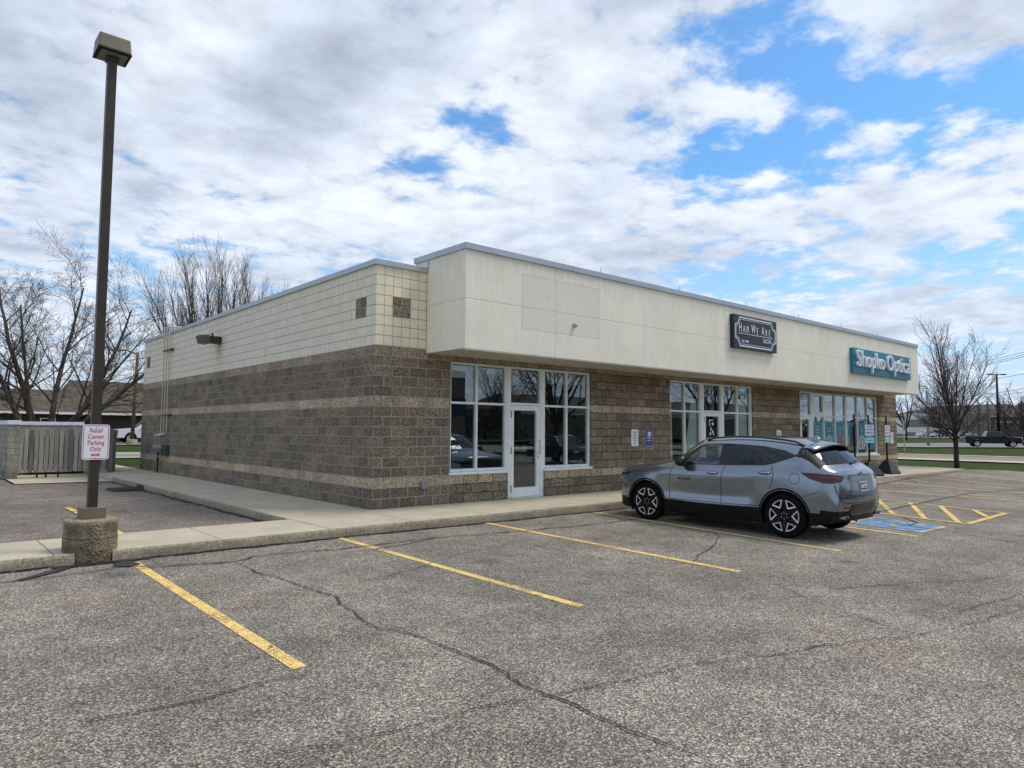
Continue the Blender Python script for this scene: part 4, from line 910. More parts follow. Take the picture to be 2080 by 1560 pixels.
# ---------------------------------------------------------------- bin enclosure
en = thing('bin_enclosure', 'block bin enclosure with a weathered grey plank gate and white cap', 'enclosure', (-4.35, 15.8, -.13))
def mat_cmu():
    m, g, b = newmat('weathered_block'); p = pos(g); px, py, pz = g.sep(p)[:3]
    br = g.new('ShaderNodeTexBrick'); br.offset = .5; g.put(br.inputs['Vector'], g.comb(g.m('ADD', px, py), pz, 0))
    br.inputs['Color1'].default_value = (.27, .265, .215, 1); br.inputs['Color2'].default_value = (.37, .36, .30, 1); br.inputs['Mortar'].default_value = (.15, .14, .11, 1)
    br.inputs['Scale'].default_value = 1; br.inputs['Mortar Size'].default_value = .008; br.inputs['Brick Width'].default_value = .4; br.inputs['Row Height'].default_value = .2
    n = g.noise(p, 3, 6, .7); k = g.ss(n, .3, .7, .72, 1.15); lo = g.ss(g.m('MULTIPLY_ADD', n, .6, pz), .2, .9, .6, 1.)
    k = g.m('MULTIPLY', k, lo); setb(g, b, g.mix(1., br.outputs[0], g.comb(k, k, k), 'MULTIPLY'), .92, 0, .2, g.bump(g.noise(p, 40, 4), .5, .01)); return m
CMU = mat_cmu()
mb = MB(); mb.box(0, .30, 0, 5.7, -.2, 1.78); mb.box(.30, 3.0, 5.4, 5.7, -.2, 1.78); mb.build('block_wall', CMU, en)
mb = MB(); mb.box(-.03, .33, -.03, 5.73, 1.782, 1.92); mb.box(.332, 3.05, 5.37, 5.73, 1.782, 1.92); mb.build('white_cap', plain('white_cap', (.74, .76, .80), .5), en, bevel=.01)
def mat_plank():
    m, g, b = newmat('weathered_plank'); p = pos(g); oi = g.new('ShaderNodeObjectInfo')
    px = g.sep(p)[0]; idx = g.m('FLOOR', g.m('DIVIDE', px, .142))
    w = g.new('ShaderNodeTexWhiteNoise', noise_dimensions='1D'); g.put(w.inputs['W'], idx)
    n = g.noise(g.v('MULTIPLY', p, (30, 30, 2.2)), 1, 6, .75); n2 = g.noise(g.v('MULTIPLY', p, (9, 9, 1.2)), 1, 5, .7)
    k = g.m('MULTIPLY', g.ss(n, .25, .75, .72, 1.18), g.ss(w.outputs[0], 0, 1, .62, 1.35)); k = g.m('MULTIPLY', k, g.ss(n2, .35, .65, .78, 1.1))
    setb(g, b, g.mix(1., (.27, .255, .23), g.comb(k, k, k), 'MULTIPLY'), .9, 0, .2, g.bump(n, .5, .01)); return m
PLANK = mat_plank()
mb = MB(); x = .31; rr_ = random.Random(3)
while x < 2.92:
    w = .120; top = 1.66+rr_.uniform(-.05, .02); yo = rr_.uniform(-.008, .008)
    mb.box(x, x+w, .10+yo, .125+yo, .20+rr_.uniform(-.01, .01), top); x += .142
gt = mb.build('plank_gate', PLANK, en)
mb = MB(); mb.box(.31, 2.9, .127+.01, .18, .35, .45); mb.box(.31, 2.9, .137, .18, 1.35, 1.45); mb.build('gate_rail', PLANK, en)
mb = MB(); mb.box(2.93, 3.05, .02, .16, .08, 1.66); mb.build('gate_post', PLANK, en)
mb = MB(); mb.box(3.0, 3.22, .22, 5.39, 1.45, 1.62); mb.box(3.0, 3.2, .3, .5, .0, 1.45); mb.box(3.04, 3.1, .5, 5.39, .2, 1.45); mb.build('side_fence', PLANK, en)
mb = MB(); mb.box(2.94, 3.04, .03, .15, .0, .08); mb.build('post_foot', GALV, en)
for x in (.85, 1.1, 1.45, 2.55):
    mb = MB(); mb.box(x-.02, x+.02, .14, .17, .1, .34); mb.lathe([(0, -.02), (.07, -.02), (.07, .02), (0, .02)], 12, Matrix.Translation((x, .15, .09)) @ Matrix.Rotation(R(90), 4, 'Y')); mb.build('caster', BLACKP, en)
bn = thing('waste_bin', 'dark waste bin in shadow behind the plank gate', 'bin', (-2.7, 18.6, -.12))
mb = MB(); mb.add([(-.9, -.7, .15), (.9, -.7, .15), (.9, .7, .15), (-.9, .7, .15), (-1., -.8, 1.3), (1., -.8, 1.3), (1., .8, 1.3), (-1., .8, 1.3)], [(0, 3, 2, 1), (0, 1, 5, 4), (1, 2, 6, 5), (2, 3, 7, 6), (3, 0, 4, 7), (4, 5, 6, 7)]); mb.build('container', plain('bin_green', (.02, .035, .025), .6), bn, bevel=.02)
for sx_ in (-.75, .75):
    for sy in (-.55, .55):
        mb = MB(); mb.tube([(sx_-.04, sy, .08), (sx_+.04, sy, .08)], .08, 12); mb.build('wheel', BLACKP, bn)

# ---------------------------------------------------------------- bare trees
def mat_bark(name, c0, c1):
    m, g, b = newmat(name); p = pos(g); n = g.noise(g.v('MULTIPLY', p, (9, 9, 2.2)), 1, 6, .7); l = g.noise(p, 1.6, 4, .6)
    col = g.mix(g.ss(n, .35, .65), c0, c1); col = g.mix(g.ss(l, .5, .65, 0, .4), col, (c1[0]*1.2, c1[1]*1.25, c1[2]*1.05))
    setb(g, b, col, .92, 0, .2, g.bump(n, .8, .03)); return m
BARK = mat_bark('grey_brown_bark', (.055, .042, .032), (.15, .118, .09))
BARK2 = mat_bark('dark_bark', (.022, .017, .014), (.07, .055, .045))
TWIG = plain('twig_bark', (.085, .06, .048), .9, 0, .3, 3)
TWIGR = plain('reddish_twig', (.13, .075, .05), .9, 0, .3, 3)
TW = .006
def grow(T, p, d, L, r, lvl, spec, R_):
    nseg, wob, up, nch, ang, ratio, rr2 = spec[lvl]
    pts = [p.copy()]; rs = [r]; q = p.copy(); dd = d.normalized(); last = lvl == len(spec)-1
    for i in range(nseg):
        dd = (dd+Vector((R_.gauss(0, wob), R_.gauss(0, wob), R_.gauss(0, wob)*.6))+Vector((0, 0, up))).normalized()
        q = q+dd*(L/nseg); pts.append(q.copy()); rs.append(max(TW, r*(1-(i+1)/nseg*(.78 if not last else .6))))
    mb = T[0] if lvl <= T[2] else T[1]
    mb.tube(pts, rs, 7 if r > .05 else (4 if r > .015 else 3), cap=False)
    if last: return
    for k in range(nch):
        t = .22+.78*(k+R_.random())/nch; f = t*nseg; i = min(nseg-1, int(f)); fr = f-i
        c = pts[i].lerp(pts[i+1], fr); base = (pts[i+1]-pts[i]).normalized()
        a = base.orthogonal().normalized(); a.rotate(Matrix.Rotation(R_.uniform(0, 2*math.pi), 3, base))
        an = R(ang*R_.uniform(.65, 1.3)); nd = base*math.cos(an)+a*math.sin(an)
        grow(T, c, nd, L*ratio*R_.uniform(.65, 1.15)*(1.15-.45*t), max(.004, rs[i]*rr2), lvl+1, spec, R_)
def tree(name, loc, label, stems, spec, seed, bark=None, twig=None, group=None, trunk=None, split=0):
    R_ = random.Random(seed); T = (MB(), MB(), split)
    t = thing(name, label, 'tree', loc, 0, group)
    if trunk:
        h, r_ = trunk; n = 8
        T[0].tube([(R_.gauss(0, .012)*i*r_*3, R_.gauss(0, .012)*i*r_*3, -.3+(h+.3)*i/n) for i in range(n+1)], [r_*(1.45 if i == 0 else 1.12 if i == 1 else 1.-.02*i) for i in range(n+1)], 12, cap=False)
    for (p, d, L, r_) in stems: grow(T, Vector(p), Vector(d), L, r_, 0, spec, R_)
    T[0].build('trunk', bark or BARK, t); T[1].build('crown', twig or TWIG, t)
    return t
# left: many-stemmed tree behind the enclosure
def st(az_, lean, L, r_, h0=.0): a = R(az_); return ((.25*math.cos(a), .25*math.sin(a), h0), (math.cos(a)*math.sin(R(lean)), math.sin(a)*math.sin(R(lean)), math.cos(R(lean))), L, r_)
stems = [st(172, 42, 8.4, .15, .6), st(200, 24, 9.4, .17, .3), st(120, 10, 9.2, .18, .5), st(300, 13, 9.2, .16, .5), st(20, 28, 9.4, .18, .4), st(-8, 50, 9.0, .14, .8), st(240, 34, 8.0, .13, .6), st(-22, 34, 7.6, .11, .9)]
spec1 = [(9, .07, .03, 15, 36, .42, .42), (6, .11, .03, 10, 42, .48, .45), (5, .15, .02, 7, 45, .50, .6), (4, .2, .03, 0, 0, 0, 0)]
tree('bare_tree', (-2.05, 26.5, H(-2, 26.5)), 'large many-stemmed bare tree behind the bin enclosure', stems, spec1, 11, trunk=(.9, .42), group='bare trees around the building').scale = (.97, .97, .86)
# second: upright twiggy tree behind the building
stems = [st(a, l, 9.0-l*.03, .11, .8) for a, l in ((0, 24), (45, 18), (85, 12), (130, 22), (175, 27), (215, 18), (260, 10), (310, 20), (350, 8), (10, 33), (185, 14), (150, 6), (-5, 14), (180, 20), (200, 34), (30, 28), (0, 4), (330, 30))]
spec2 = [(8, .045, .05, 13, 26, .42, .5), (6, .06, .07, 8, 30, .42, .5), (5, .1, .08, 0, 0, 0, 0)]
tree('bare_tree', (7.0, 31.2, H(6.5, 31)), 'upright bare tree with fanned branches rising behind the roof', stems, [(8, .03, .012, 24, 24, .36, .4), (6, .06, .05, 11, 30, .42, .6), (4, .1, .08, 0, 0, 0, 0)], 21, BARK, TWIGR, group='bare trees around the building', trunk=(3.0, .38)).scale = (.86, .86, 1.12)
# right: spreading young tree on the lawn
def st2(az_, lean, h, L, r_): a = R(az_); return ((0, 0, h), (math.cos(a)*math.sin(R(lean)), math.sin(a)*math.sin(R(lean)), math.cos(R(lean))), L, r_)
stems = [st2(rnd.uniform(0, 360), l, h, L, r_) for l, h, L, r_ in ((8, 1.9, 4.5, .075), (16, 1.7, 4.3, .07), (34, 1.5, 4.0, .06), (42, 1.6, 3.9, .055), (45, 1.45, 3.7, .055), (46, 1.4, 3.3, .05), (50, 1.5, 3.3, .045), (56, 1.3, 3.0, .045), (62, 1.35, 2.9, .04), (66, 1.25, 2.7, .04), (40, 1.6, 3.6, .05), (52, 1.5, 3.2, .045), (60, 1.6, 3.0, .04), (20, 1.8, 4.0, .05), (68, 1.5, 2.9, .035), (75, 1.7, 2.6, .03), (78, 1.4, 2.3, .03), (45, 1.9, 3.2, .04), (30, 1.8, 3.9, .055), (24, 1.9, 4.1, .06), (72, 1.3, 2.5, .035))]
spec3 = [(8, .055, .035, 17, 36, .44, .45), (6, .08, .05, 9, 38, .42, .6), (4, .12, .05, 0, 0, 0, 0)]
tree('bare_tree', (30.15, -1.14, -.1), 'young spreading bare tree on the lawn right of the building', stems, spec3, 5, BARK2, TWIG, group='bare trees around the building', trunk=(1.9, .14)).scale = (.80, .80, 1.0)
# conifers and scrub far right
NEED = plain('dark_needles', (.018, .030, .014), .95, 0, .4, 2)
def conifer(loc, h, w, label, seed):
    R_ = random.Random(seed); t = thing('evergreen_tree', label, 'tree', loc, 0, 'dark evergreens in front of the far buildings')
    mb = MB(); mb.tube([(0, 0, -.2), (0, 0, h*.9)], [.16, .03], 7); mb.build('trunk', BARK2, t)
    mb = MB()
    for k in range(1500):
        z = R_.random()**1.3; rad = w*(1-z)**.85*R_.uniform(.35, 1.08)*(1+.2*math.sin(z*40)); a = R_.uniform(0, 6.283); c = Vector((rad*math.cos(a), rad*math.sin(a), h*(.05+.95*z)))
        s_ = R_.uniform(.12, .30); o_ = Vector((math.cos(a), math.sin(a), -.35)); si = Vector((-math.sin(a), math.cos(a), R_.uniform(-.3, .3)))
        mb.add([c-o_*s_*.5-si*s_*.3, c-o_*s_*.5+si*s_*.3, c+o_*s_], [(0, 1, 2)])
    mb.build('crown', NEED, t)
# ---------------------------------------------------------------- far things, placed by bearing and distance
def bear(px, dist): 
    v = rr*((px-1040)/1419.17)+fw; a = Vector((v.x, v.y)).normalized(); x, y = CX+a.x*dist, CY+a.y*dist; return Vector((x, y, H(x, y)))
for i, (px, dd_, h, w) in enumerate(((1962, 205, 8.2, 2.8), (1985, 215, 9.5, 3.2), (2004, 200, 8.6, 3.0), (2026, 210, 9.2, 3.0), (2047, 205, 8.0, 3.0), (2068, 215, 8.8, 3.2), (1944, 220, 7.0, 3))):
    conifer(bear(px, dd_), h, w, 'dark evergreen, %s in the row behind the dark pickup' % ['second from the left', 'third from the left', 'the middle one', 'third from the right', 'second from the right', 'the rightmost', 'the low leftmost'][i], i)
def faraway_tree(px, dist, h, lab, seed, sw=1.):
    stems = [st2(rnd.uniform(0, 360), l*sw, h*.22, h*.72, h*.018) for l in (5, 16, 24, 32, 40, 50)]
    tree('bare_tree', bear(px, dist), lab, stems, [(6, .07, .05, 9, 36, .42, .5), (5, .1, .05, 6, 40, .5, .6), (3, .1, .05, 0, 0, 0, 0)], seed, BARK2, TWIG, group='bare trees in the distance', trunk=(h*.25, h*.02))
faraway_tree(1838, 150, 9.0, 'distant bare tree seen just past the end of the canopy', 31, 1.2)
faraway_tree(2075, 120, 9, 'distant bare tree at the right edge above the dark pickup', 32, 1.2)
faraway_tree(1905, 175, 9, 'low bare tree behind the row of parked cars', 33, 1.3)
faraway_tree(2042, 175, 9, 'bare tree among the evergreens on the right', 34, 1.3)
# trees across the street that the shop windows mirror
for i, (x, y, h, lab) in enumerate(((24.5, -19.5, 11, 'tall bare tree mirrored in the right windows of the empty unit'), (15.5, -28, 8, 'bushy bare tree mirrored in the door of the empty unit'), (47, -22, 11, 'tall bare tree mirrored in the optical shop windows'), (58, -24, 11, 'broad bare tree mirrored in the last optical windows'), (36, -38, 9, 'bare tree across the lot mirrored in the salon windows'))):
    stems = [st2(rnd.uniform(0, 360), l, h*.2, h*.75, h*.0085) for l in (4, 10, 14, 20, 25, 30, 34, 40, 46, 54)]
    tree('bare_tree', (x, y, H(x, y)), lab, stems, [(6, .06, .05, 12, 34, .40, .5), (5, .1, .05, 8, 38, .5, .6), (3, .1, .05, 0, 0, 0, 0)], 50+i, BARK2, TWIG, group='bare trees across the lot', trunk=(h*.22, h*.02))
# far treeline and buildings across the street
hedge = MB(); R_ = random.Random(4)
for k in range(9000):
    x = R_.uniform(10, 230); y = -78+R_.gauss(0, 2.5); hh = 4+2.*noise.noise(Vector((x*.08, 0, 0)))+1.5*noise.noise(Vector((x*.3, 5, 0))); z = R_.random()**.8*hh
    s_ = R_.uniform(.3, .8); a = R_.uniform(0, 3.14); v = Vector((math.cos(a), math.sin(a), 0)); c = Vector((x, y, z)); hedge.add([c-v*s_*.5, c+v*s_*.5, c+Vector((0, 0, s_))], [(0, 1, 2)])
o = hedge.build('far_scrub', plain('bare_scrub', (.05, .042, .03), .95)); o['kind'] = 'stuff'
def boxbuilding(name, label, cat, p1, p2, depth, z1, wm, stripes=(), roofm=None, roofh=0., over=.5, windows=0, wz=(1, 2.2)):
    p1 = Vector(p1[:2]); p2 = Vector(p2[:2]); L = (p2-p1).length; d_ = (p2-p1).normalized(); n = Vector((-d_.y, d_.x))
    base = H(p1.x, p1.y); t = thing(name, label, cat, (p1.x, p1.y, base-.05), math.atan2(d_.y, d_.x))
    mb = MB(); mb.box(0, L, 0, depth, 0, z1); mb.build('wall', wm, t)
    for (a, b_, m_) in stripes: mb = MB(); mb.box(-.05, L+.05, -.06, -.005, a, b_); mb.build('wall_band', m_, t)
    if roofm:
        mb = MB(); o_ = over; i2 = min(L/2, depth/2)
        mb.add([(-o_, -o_, z1), (L+o_, -o_, z1), (L+o_, depth+o_, z1), (-o_, depth+o_, z1), (i2*.3, depth/2, z1+roofh), (L-i2*.3, depth/2, z1+roofh)], [(0, 3, 2, 1), (0, 1, 5, 4), (1, 2, 5), (2, 3, 4, 5), (3, 0, 4)]); mb.build('roof', roofm, t)
        mb = MB(); mb.box(-o_-.02, L+o_+.02, -o_-.1, -o_-.003, z1-.18, z1+.03); mb.build('gutter', WHITE, t)
    for k in range(windows):
        x = L*(k+.5)/windows; mb = MB(); mb.box(x-.55, x+.55, -.05, -.003, wz[0], wz[1]); f = mb.build('window', WHITE, t); mb = MB(); mb.box(x-.47, x+.47, -.06, -.052, wz[0]+.08, wz[1]-.08); mb.build('pane', plain('dark_pane', (.02, .025, .03), .1), f)
    return t
def mat_shingle():
    m, g, b = newmat('roof_shingle'); p = pos(g); px, py, pz = g.sep(p)[:3]
    br = g.new('ShaderNodeTexBrick'); br.offset = .37; g.put(br.inputs['Vector'], g.comb(px, g.m('ADD', py, g.m('MULTIPLY', pz, 1.)), 0))
    br.inputs['Color1'].default_value = (.085, .07, .055, 1); br.inputs['Color2'].default_value = (.17, .145, .12, 1); br.inputs['Mortar'].default_value = (.045, .038, .03, 1)
    br.inputs['Scale'].default_value = 1; br.inputs['Mortar Size'].default_value = .03; br.inputs['Brick Width'].default_value = .55; br.inputs['Row Height'].default_value = .24
    k = g.ss(g.noise(p, 1.5, 5, .7), .3, .7, .8, 1.2); setb(g, b, g.mix(1., br.outputs[0], g.comb(k, k, k), 'MULTIPLY'), .95, 0, .15); return m
SHING = mat_shingle()
DWALL = plain('dark_brick_wall', (.045, .035, .03), .9, 0, .2, 2)
h1 = thing('house', 'long low house with a brown shingle roof and dark brick walls behind the bin enclosure', 'house', (0, 63, .2))
mb = MB(); mb.box(-40, 5.8, 0, 9, 0, 2.7); mb.box(5.802, 18, -.3, 10, 0, 2.7); mb.build('wall', DWALL, h1)
def gable(mb, x0, x1, y0, y1, z, zr, hip0=0., hip1=0.):
    ym = (y0+y1)/2; mb.add([(x0, y0, z), (x1, y0, z), (x1, y1, z), (x0, y1, z), (x0+hip0, ym, zr), (x1-hip1, ym, zr), (x0, y0, z-.08), (x1, y0, z-.08), (x1, y1, z-.08), (x0, y1, z-.08)],
                        [(0, 1, 5, 4), (1, 2, 5), (2, 3, 4, 5), (3, 0, 4), (6, 9, 8, 7), (0, 6, 7, 1), (1, 7, 8, 2), (2, 8, 9, 3), (3, 9, 6, 0)])
mb = MB(); gable(mb, -41, 5.3, -.8, 9.6, 2.72, 4.95); rf = mb.build('roof', SHING, h1)
mb = MB(); mb.tube([(1.8, 1.9, 3.2), (1.8, 1.9, 4.15)], .10, 8); mb.build('roof_vent', BLACKP, rf)
mb = MB(); gable(mb, 3.6, 18.6, -1.2, 11, 2.70, 6.0, hip0=1.7); mb.build('roof', SHING, h1)
mb = MB(); mb.box(-41, 3.55, -.94, -.81, 2.56, 2.75); mb.box(3.6, 18.6, -1.34, -1.21, 2.54, 2.73); mb.build('gutter', WHITE, h1)
for x in (6.3, 12.4): mb = MB(); mb.tube([(x, -.38, .0), (x, -.38, 2.6)], .05, 6); mb.build('downspout', WHITE, h1)
for x in (-6, -1.5, 3.0, 14.5):
    mb = MB(); mb.box(x-.6, x+.6, -.06 if x < 5 else -.36, -.003 if x < 5 else -.303, 1.0, 2.2); f = mb.build('window', WHITE, h1)
    mb = MB(); mb.box(x-.52, x+.52, -.07 if x < 5 else -.37, -.062 if x < 5 else -.362, 1.08, 2.12); mb.build('pane', plain('dark_pane', (.02, .025, .03), .1), f)
TANW = plain('tan_wall', (.14, .115, .095), .9, 0, .1, .3)
GWALL = plain('grey_wall', (.20, .195, .19), .9, 0, .08, .3); WWALL = plain('white_wall', (.66, .64, .60), .85, 0, .05, .3)
ROOFB = plain('dark_brown_roof', (.075, .062, .055), .9, 0, .15, .5)
boxbuilding('office_building', 'wide low building with a dark brown roof far behind the evergreens', 'building', bear(1990, 262), bear(2130, 250), 30, 6.2, plain('red_brown_brick', (.13, .07, .055), .9, 0, .15, .5), [(4.3, 4.6, WWALL)], ROOFB, 4.6, 1., 6, (2.5, 3.9))
boxbuilding('office_building', 'long building with a dark roof seen through the lawn tree', 'building', bear(1812, 285), bear(1992, 262), 30, 7.2, plain('dark_grey_siding', (.12, .11, .11), .9), [], ROOFB, 3.4, 1.)
boxbuilding('commercial_building', 'grey building with white bands behind the row of parked cars', 'building', bear(1835, 232), bear(1904, 225), 20, 6.6, GWALL, [(.0, .9, GWALL), (1.2, 2.6, WWALL), (4.8, 6.5, WWALL)])
boxbuilding('commercial_building', 'plain white block left of the grey banded building', 'building', bear(1808, 205), bear(1838, 205), 14, 5.0, WWALL, [(.0, .8, GWALL)])
boxbuilding('commercial_building', 'grey building with a blue band mirrored in the leftmost shop window', 'building', (42, -52), (4, -52), 18, 9.0, plain('beige_grey_wall', (.13, .12, .105), .9), [(3.9, 5.9, plain('dark_blue_band', (.012, .02, .07), .5)), (8.2, 9.0, WWALL)])
boxbuilding('commercial_building', 'long low brown building mirrored low in the optical shop windows', 'building', (150, -70), (70, -74), 20, 5.2, TANW, [(4.3, 5.2, WWALL)], ROOFB, 3.)
# poles
def pole(name, label, cat, p, h, r_, mat, arm=None, tee=None, sign=None):
    t = thing(name, label, cat, p); mb = MB(); mb.tube([(0, 0, -.2), (0, 0, h)], [r_*1.25, r_*.8], 10); mb.build('pole', mat, t)
    if arm:
        mb = MB(); mb.tube([(0, 0, h-.15), (arm[0]*.5, arm[1]*.5, h+.12), (arm[0], arm[1], h+.15)], r_*.4, 8); mb.build('arm', mat, t)
        mb = MB(); M_ = Matrix.Translation((arm[0], arm[1], h+.1)) @ Matrix.Rotation(math.atan2(arm[1], arm[0]), 4, 'Z'); mb.box(-.1, .55, -.14, .14, -.08, .10, M=M_); mb.build('lamp_head', GREYM, t, bevel=.03)
    if tee:
        mb = MB(); u_ = Vector((rr.x, rr.y, 0)).normalized(); mb.tube([-u_*tee+Vector((0, 0, h)), u_*tee+Vector((0, 0, h))], r_*.35, 6); mb.build('crossarm', mat, t)
        for s_ in (-1, 1): mb = MB(); c = u_*tee*s_+Vector((0, 0, h)); mb.box(c.x-.35, c.x+.35, c.y-.35, c.y+.35, c.z-.1, c.z+.08); mb.build('lamp_head', BLACKP, t)
    return t
WOODP = mat_bark('brown_pole_wood', (.11, .06, .03), (.21, .12, .06))
lt = pole('street_lamp', 'brown wooden street lamp pole beside the white pickup', 'street lamp', (7.25, 51.2, H(7.25, 51.2)), 7.5, .13, WOODP, arm=(-1.35, .5)); lt.rotation_euler = (0, R(1.2), 0)
mb = MB(); mb.lathe([(.42, -.1), (.40, .38), (.0, .42)], 12); mb.build('stone_base', KERB, lt)
pole('street_lamp', 'grey metal street lamp pole standing by the road past the canopy end', 'street lamp', bear(1882, 108), 7.9, .16, GALV, arm=(-1.2, 1.4))
pole('parking_lot_lamp', 'dark twin-head lamp pole rising over the far roofs', 'lamp post', bear(2025, 150), 11.6, .2, BLACKP, tee=1.25)
sp_ = pole('sign_post', 'thin galvanised post with a small green sign beyond the last sign stand', 'sign post', bear(1833, 65), 2.6, .035, GALV)
mb = MB(); u_ = Vector((rr.x, rr.y, 0)).normalized(); mb.box(-.17, .17, -.05, -.036, 1.9, 2.55); o = mb.build('plate', plain('dull_sign_green', (.12, .19, .15), .5), sp_); o.rotation_euler = (0, 0, R(60))
WIRE = plain('wire_black', (.03, .03, .035), .7)
pl = thing('power_line', 'power lines crossing the sky at the right edge behind the lawn tree', 'power lines', (0, 0, 0))
def atpx(px, py, dist):
    v = (rr*((px-1040)/1419.17)+uu*((780-py)/1419.17)+fw); k = dist/math.hypot(v.x, v.y); return Vector((CX, CY, CZ))+v*k
for (a, b_) in (((2110, 708), (1700, 772)), ((2110, 713), (1700, 776)), ((2110, 717), (1700, 779)), ((2110, 754), (1700, 790)), ((2110, 785), (1700, 812)), ((2110, 792), (1700, 815))):
    p, q = atpx(a[0], a[1], 95), atpx(b_[0], b_[1], 260); n = 16; pts = [p.lerp(q, i/n)-Vector((0, 0, 1.6*4*(i/n)*(1-i/n))) for i in range(n+1)]
    mb = MB(); mb.tube(pts, .028, 4); mb.build('wire', WIRE, pl)

# ---------------------------------------------------------------- vehicles
def mat_carpaint(name, col, metal=.55, rough=.32):
    m, g, b = newmat(name); p = pos(g); fl = g.sep(g.voro(p, 900, out='Color'))[0]
    k = g.ss(fl, 0, 1, .88, 1.12); dirt = g.m('MULTIPLY', g.ss(g.sep(p)[2], .6, .3), g.ss(g.noise(p, 3, 3, .5), .3, .7, .1, .25))
    c = g.mix(dirt, g.mix(1., col, g.comb(k, k, k), 'MULTIPLY'), (.14, .13, .11))
    setb(g, b, c, g.m('MULTIPLY_ADD', dirt, .3, rough), metal, .5, None, .6); return m
SILVER = mat_carpaint('blue_grey_metallic_paint', (.225, .262, .305), .85, .2)
TYRE = plain('tyre_rubber', (.006, .006, .0065), .85, 0, .2, 20, .12)
RIMB = plain('gloss_black_rim', (.004, .004, .005), .3, 0, .1, 6, .25)
MACH = plain('machined_alloy', (.62, .62, .63), .3, .8, .05)
GLOSSB = plain('gloss_black_trim', (.008, .008, .009), .14)
def pchip(xs, ys, x):
    n = len(xs)
    if x <= xs[0]: return ys[0]
    if x >= xs[-1]: return ys[-1]
    h = [xs[i+1]-xs[i] for i in range(n-1)]; dl = [(ys[i+1]-ys[i])/h[i] for i in range(n-1)]; m = [0]*n
    for i in range(1, n-1):
        if dl[i-1]*dl[i] > 0: w1, w2 = 2*h[i]+h[i-1], h[i]+2*h[i-1]; m[i] = (w1+w2)/(w1/dl[i-1]+w2/dl[i])
    m[0], m[-1] = dl[0], dl[-1]
    i = max(j for j in range(n-1) if xs[j] <= x); t = (x-xs[i])/h[i]
    return (2*t**3-3*t*t+1)*ys[i]+(t**3-2*t*t+t)*h[i]*m[i]+(-2*t**3+3*t*t)*ys[i+1]+(t**3-t*t)*h[i]*m[i+1]
def seg_dist(p, a, b):
    ab = b-a; t = max(0, min(1, (p-a).dot(ab)/max(1e-9, ab.dot(ab)))); q = a+ab*t; return (p-q).length, q
def inpoly(x, y, P):
    c = False; n = len(P)
    for i in range(n):
        a, b = P[i], P[(i+1) % n]
        if (a[1] > y) != (b[1] > y) and x < (b[0]-a[0])*(y-a[1])/(b[1]-a[1])+a[0]: c = not c
    return c
SUVT = [  # rows: sill, cladding, mid, shoulder, belt/corner, roof edge, roof, centre   (s from nose, z, half width)
 [(.30,.22,.80),(.26,.24,.80),(.22,.26,.79),(.20,.28,.77),(.18,.30,.74),(.14,.28,.55),(.10,.27,.3),(.08,.27,0)],
 [(.44,.22,.88),(.38,.38,.90),(.32,.50,.89),(.25,.63,.86),(.19,.71,.79),(.08,.74,.56),(.03,.75,.3),(0,.75,0)],
 [(.56,.22,.90),(.50,.42,.94),(.45,.62,.95),(.38,.82,.92),(.32,.94,.84),(.20,1.0,.6),(.13,1.02,.32),(.10,1.02,0)],
 [(.97,.22,.92),(.97,.46,.962),(.97,.68,.972),(.97,.94,.95),(.95,1.06,.87),(.88,1.12,.62),(.83,1.14,.33),(.80,1.145,0)],
 [(1.5,.22,.92),(1.5,.46,.958),(1.5,.64,.944),(1.5,.94,.955),(1.52,1.125,.885),(1.42,1.175,.74),(1.30,1.19,.38),(1.24,1.195,0)],
 [(2.2,.21,.92),(2.2,.45,.965),(2.2,.61,.938),(2.2,.945,.962),(2.2,1.145,.893),(2.17,1.555,.685),(2.02,1.625,.38),(1.96,1.635,0)],
 [(2.95,.21,.92),(2.95,.46,.965),(2.95,.63,.940),(2.95,.955,.966),(2.95,1.16,.895),(2.95,1.60,.69),(2.95,1.675,.4),(2.95,1.685,0)],
 [(3.5,.22,.93),(3.5,.47,.962),(3.5,.7,.972),(3.5,1.01,.968),(3.5,1.20,.905),(3.55,1.565,.68),(3.6,1.655,.4),(3.6,1.665,0)],
 [(3.9,.22,.93),(3.9,.47,.968),(3.95,.7,.974),(3.98,1.02,.962),(4.05,1.32,.84),(4.06,1.50,.66),(4.10,1.585,.4),(4.12,1.595,0)],
 [(4.3,.24,.91),(4.33,.46,.95),(4.38,.69,.955),(4.44,.96,.935),(4.50,1.13,.865),(4.56,1.195,.72),(4.63,1.205,.4),(4.65,1.21,0)],
 [(4.5,.27,.87),(4.56,.46,.91),(4.62,.66,.91),(4.67,.86,.88),(4.71,1.02,.81),(4.745,1.09,.62),(4.77,1.10,.33),(4.775,1.10,0)],
 [(4.6,.29,.80),(4.68,.40,.85),(4.74,.50,.85),(4.78,.58,.81),(4.80,.66,.74),(4.84,.68,.55),(4.86,.68,.3),(4.864,.68,0)],
 [(4.58,.28,.70),(4.62,.29,.72),(4.66,.30,.72),(4.70,.31,.69),(4.74,.32,.64),(4.78,.33,.45),(4.8,.33,.25),(4.8,.33,0)]]
SUVT = [[(s if s < 3.9 else 3.9+(s-3.9)*.90, z, w) for s, z, w in row] for row in SUVT]
def _nar(i, ks):
    SUVT[i] = [(s, z, w*k) for (s, z, w), k in zip(SUVT[i], ks)]
_nar(10, (.96, .96, .96, .95, .94, .96, 1, 1)); _nar(11, (.94, .94, .94, .93, .92, .95, 1, 1)); _nar(12, (.94, .94, .94, .93, .92, .95, 1, 1))
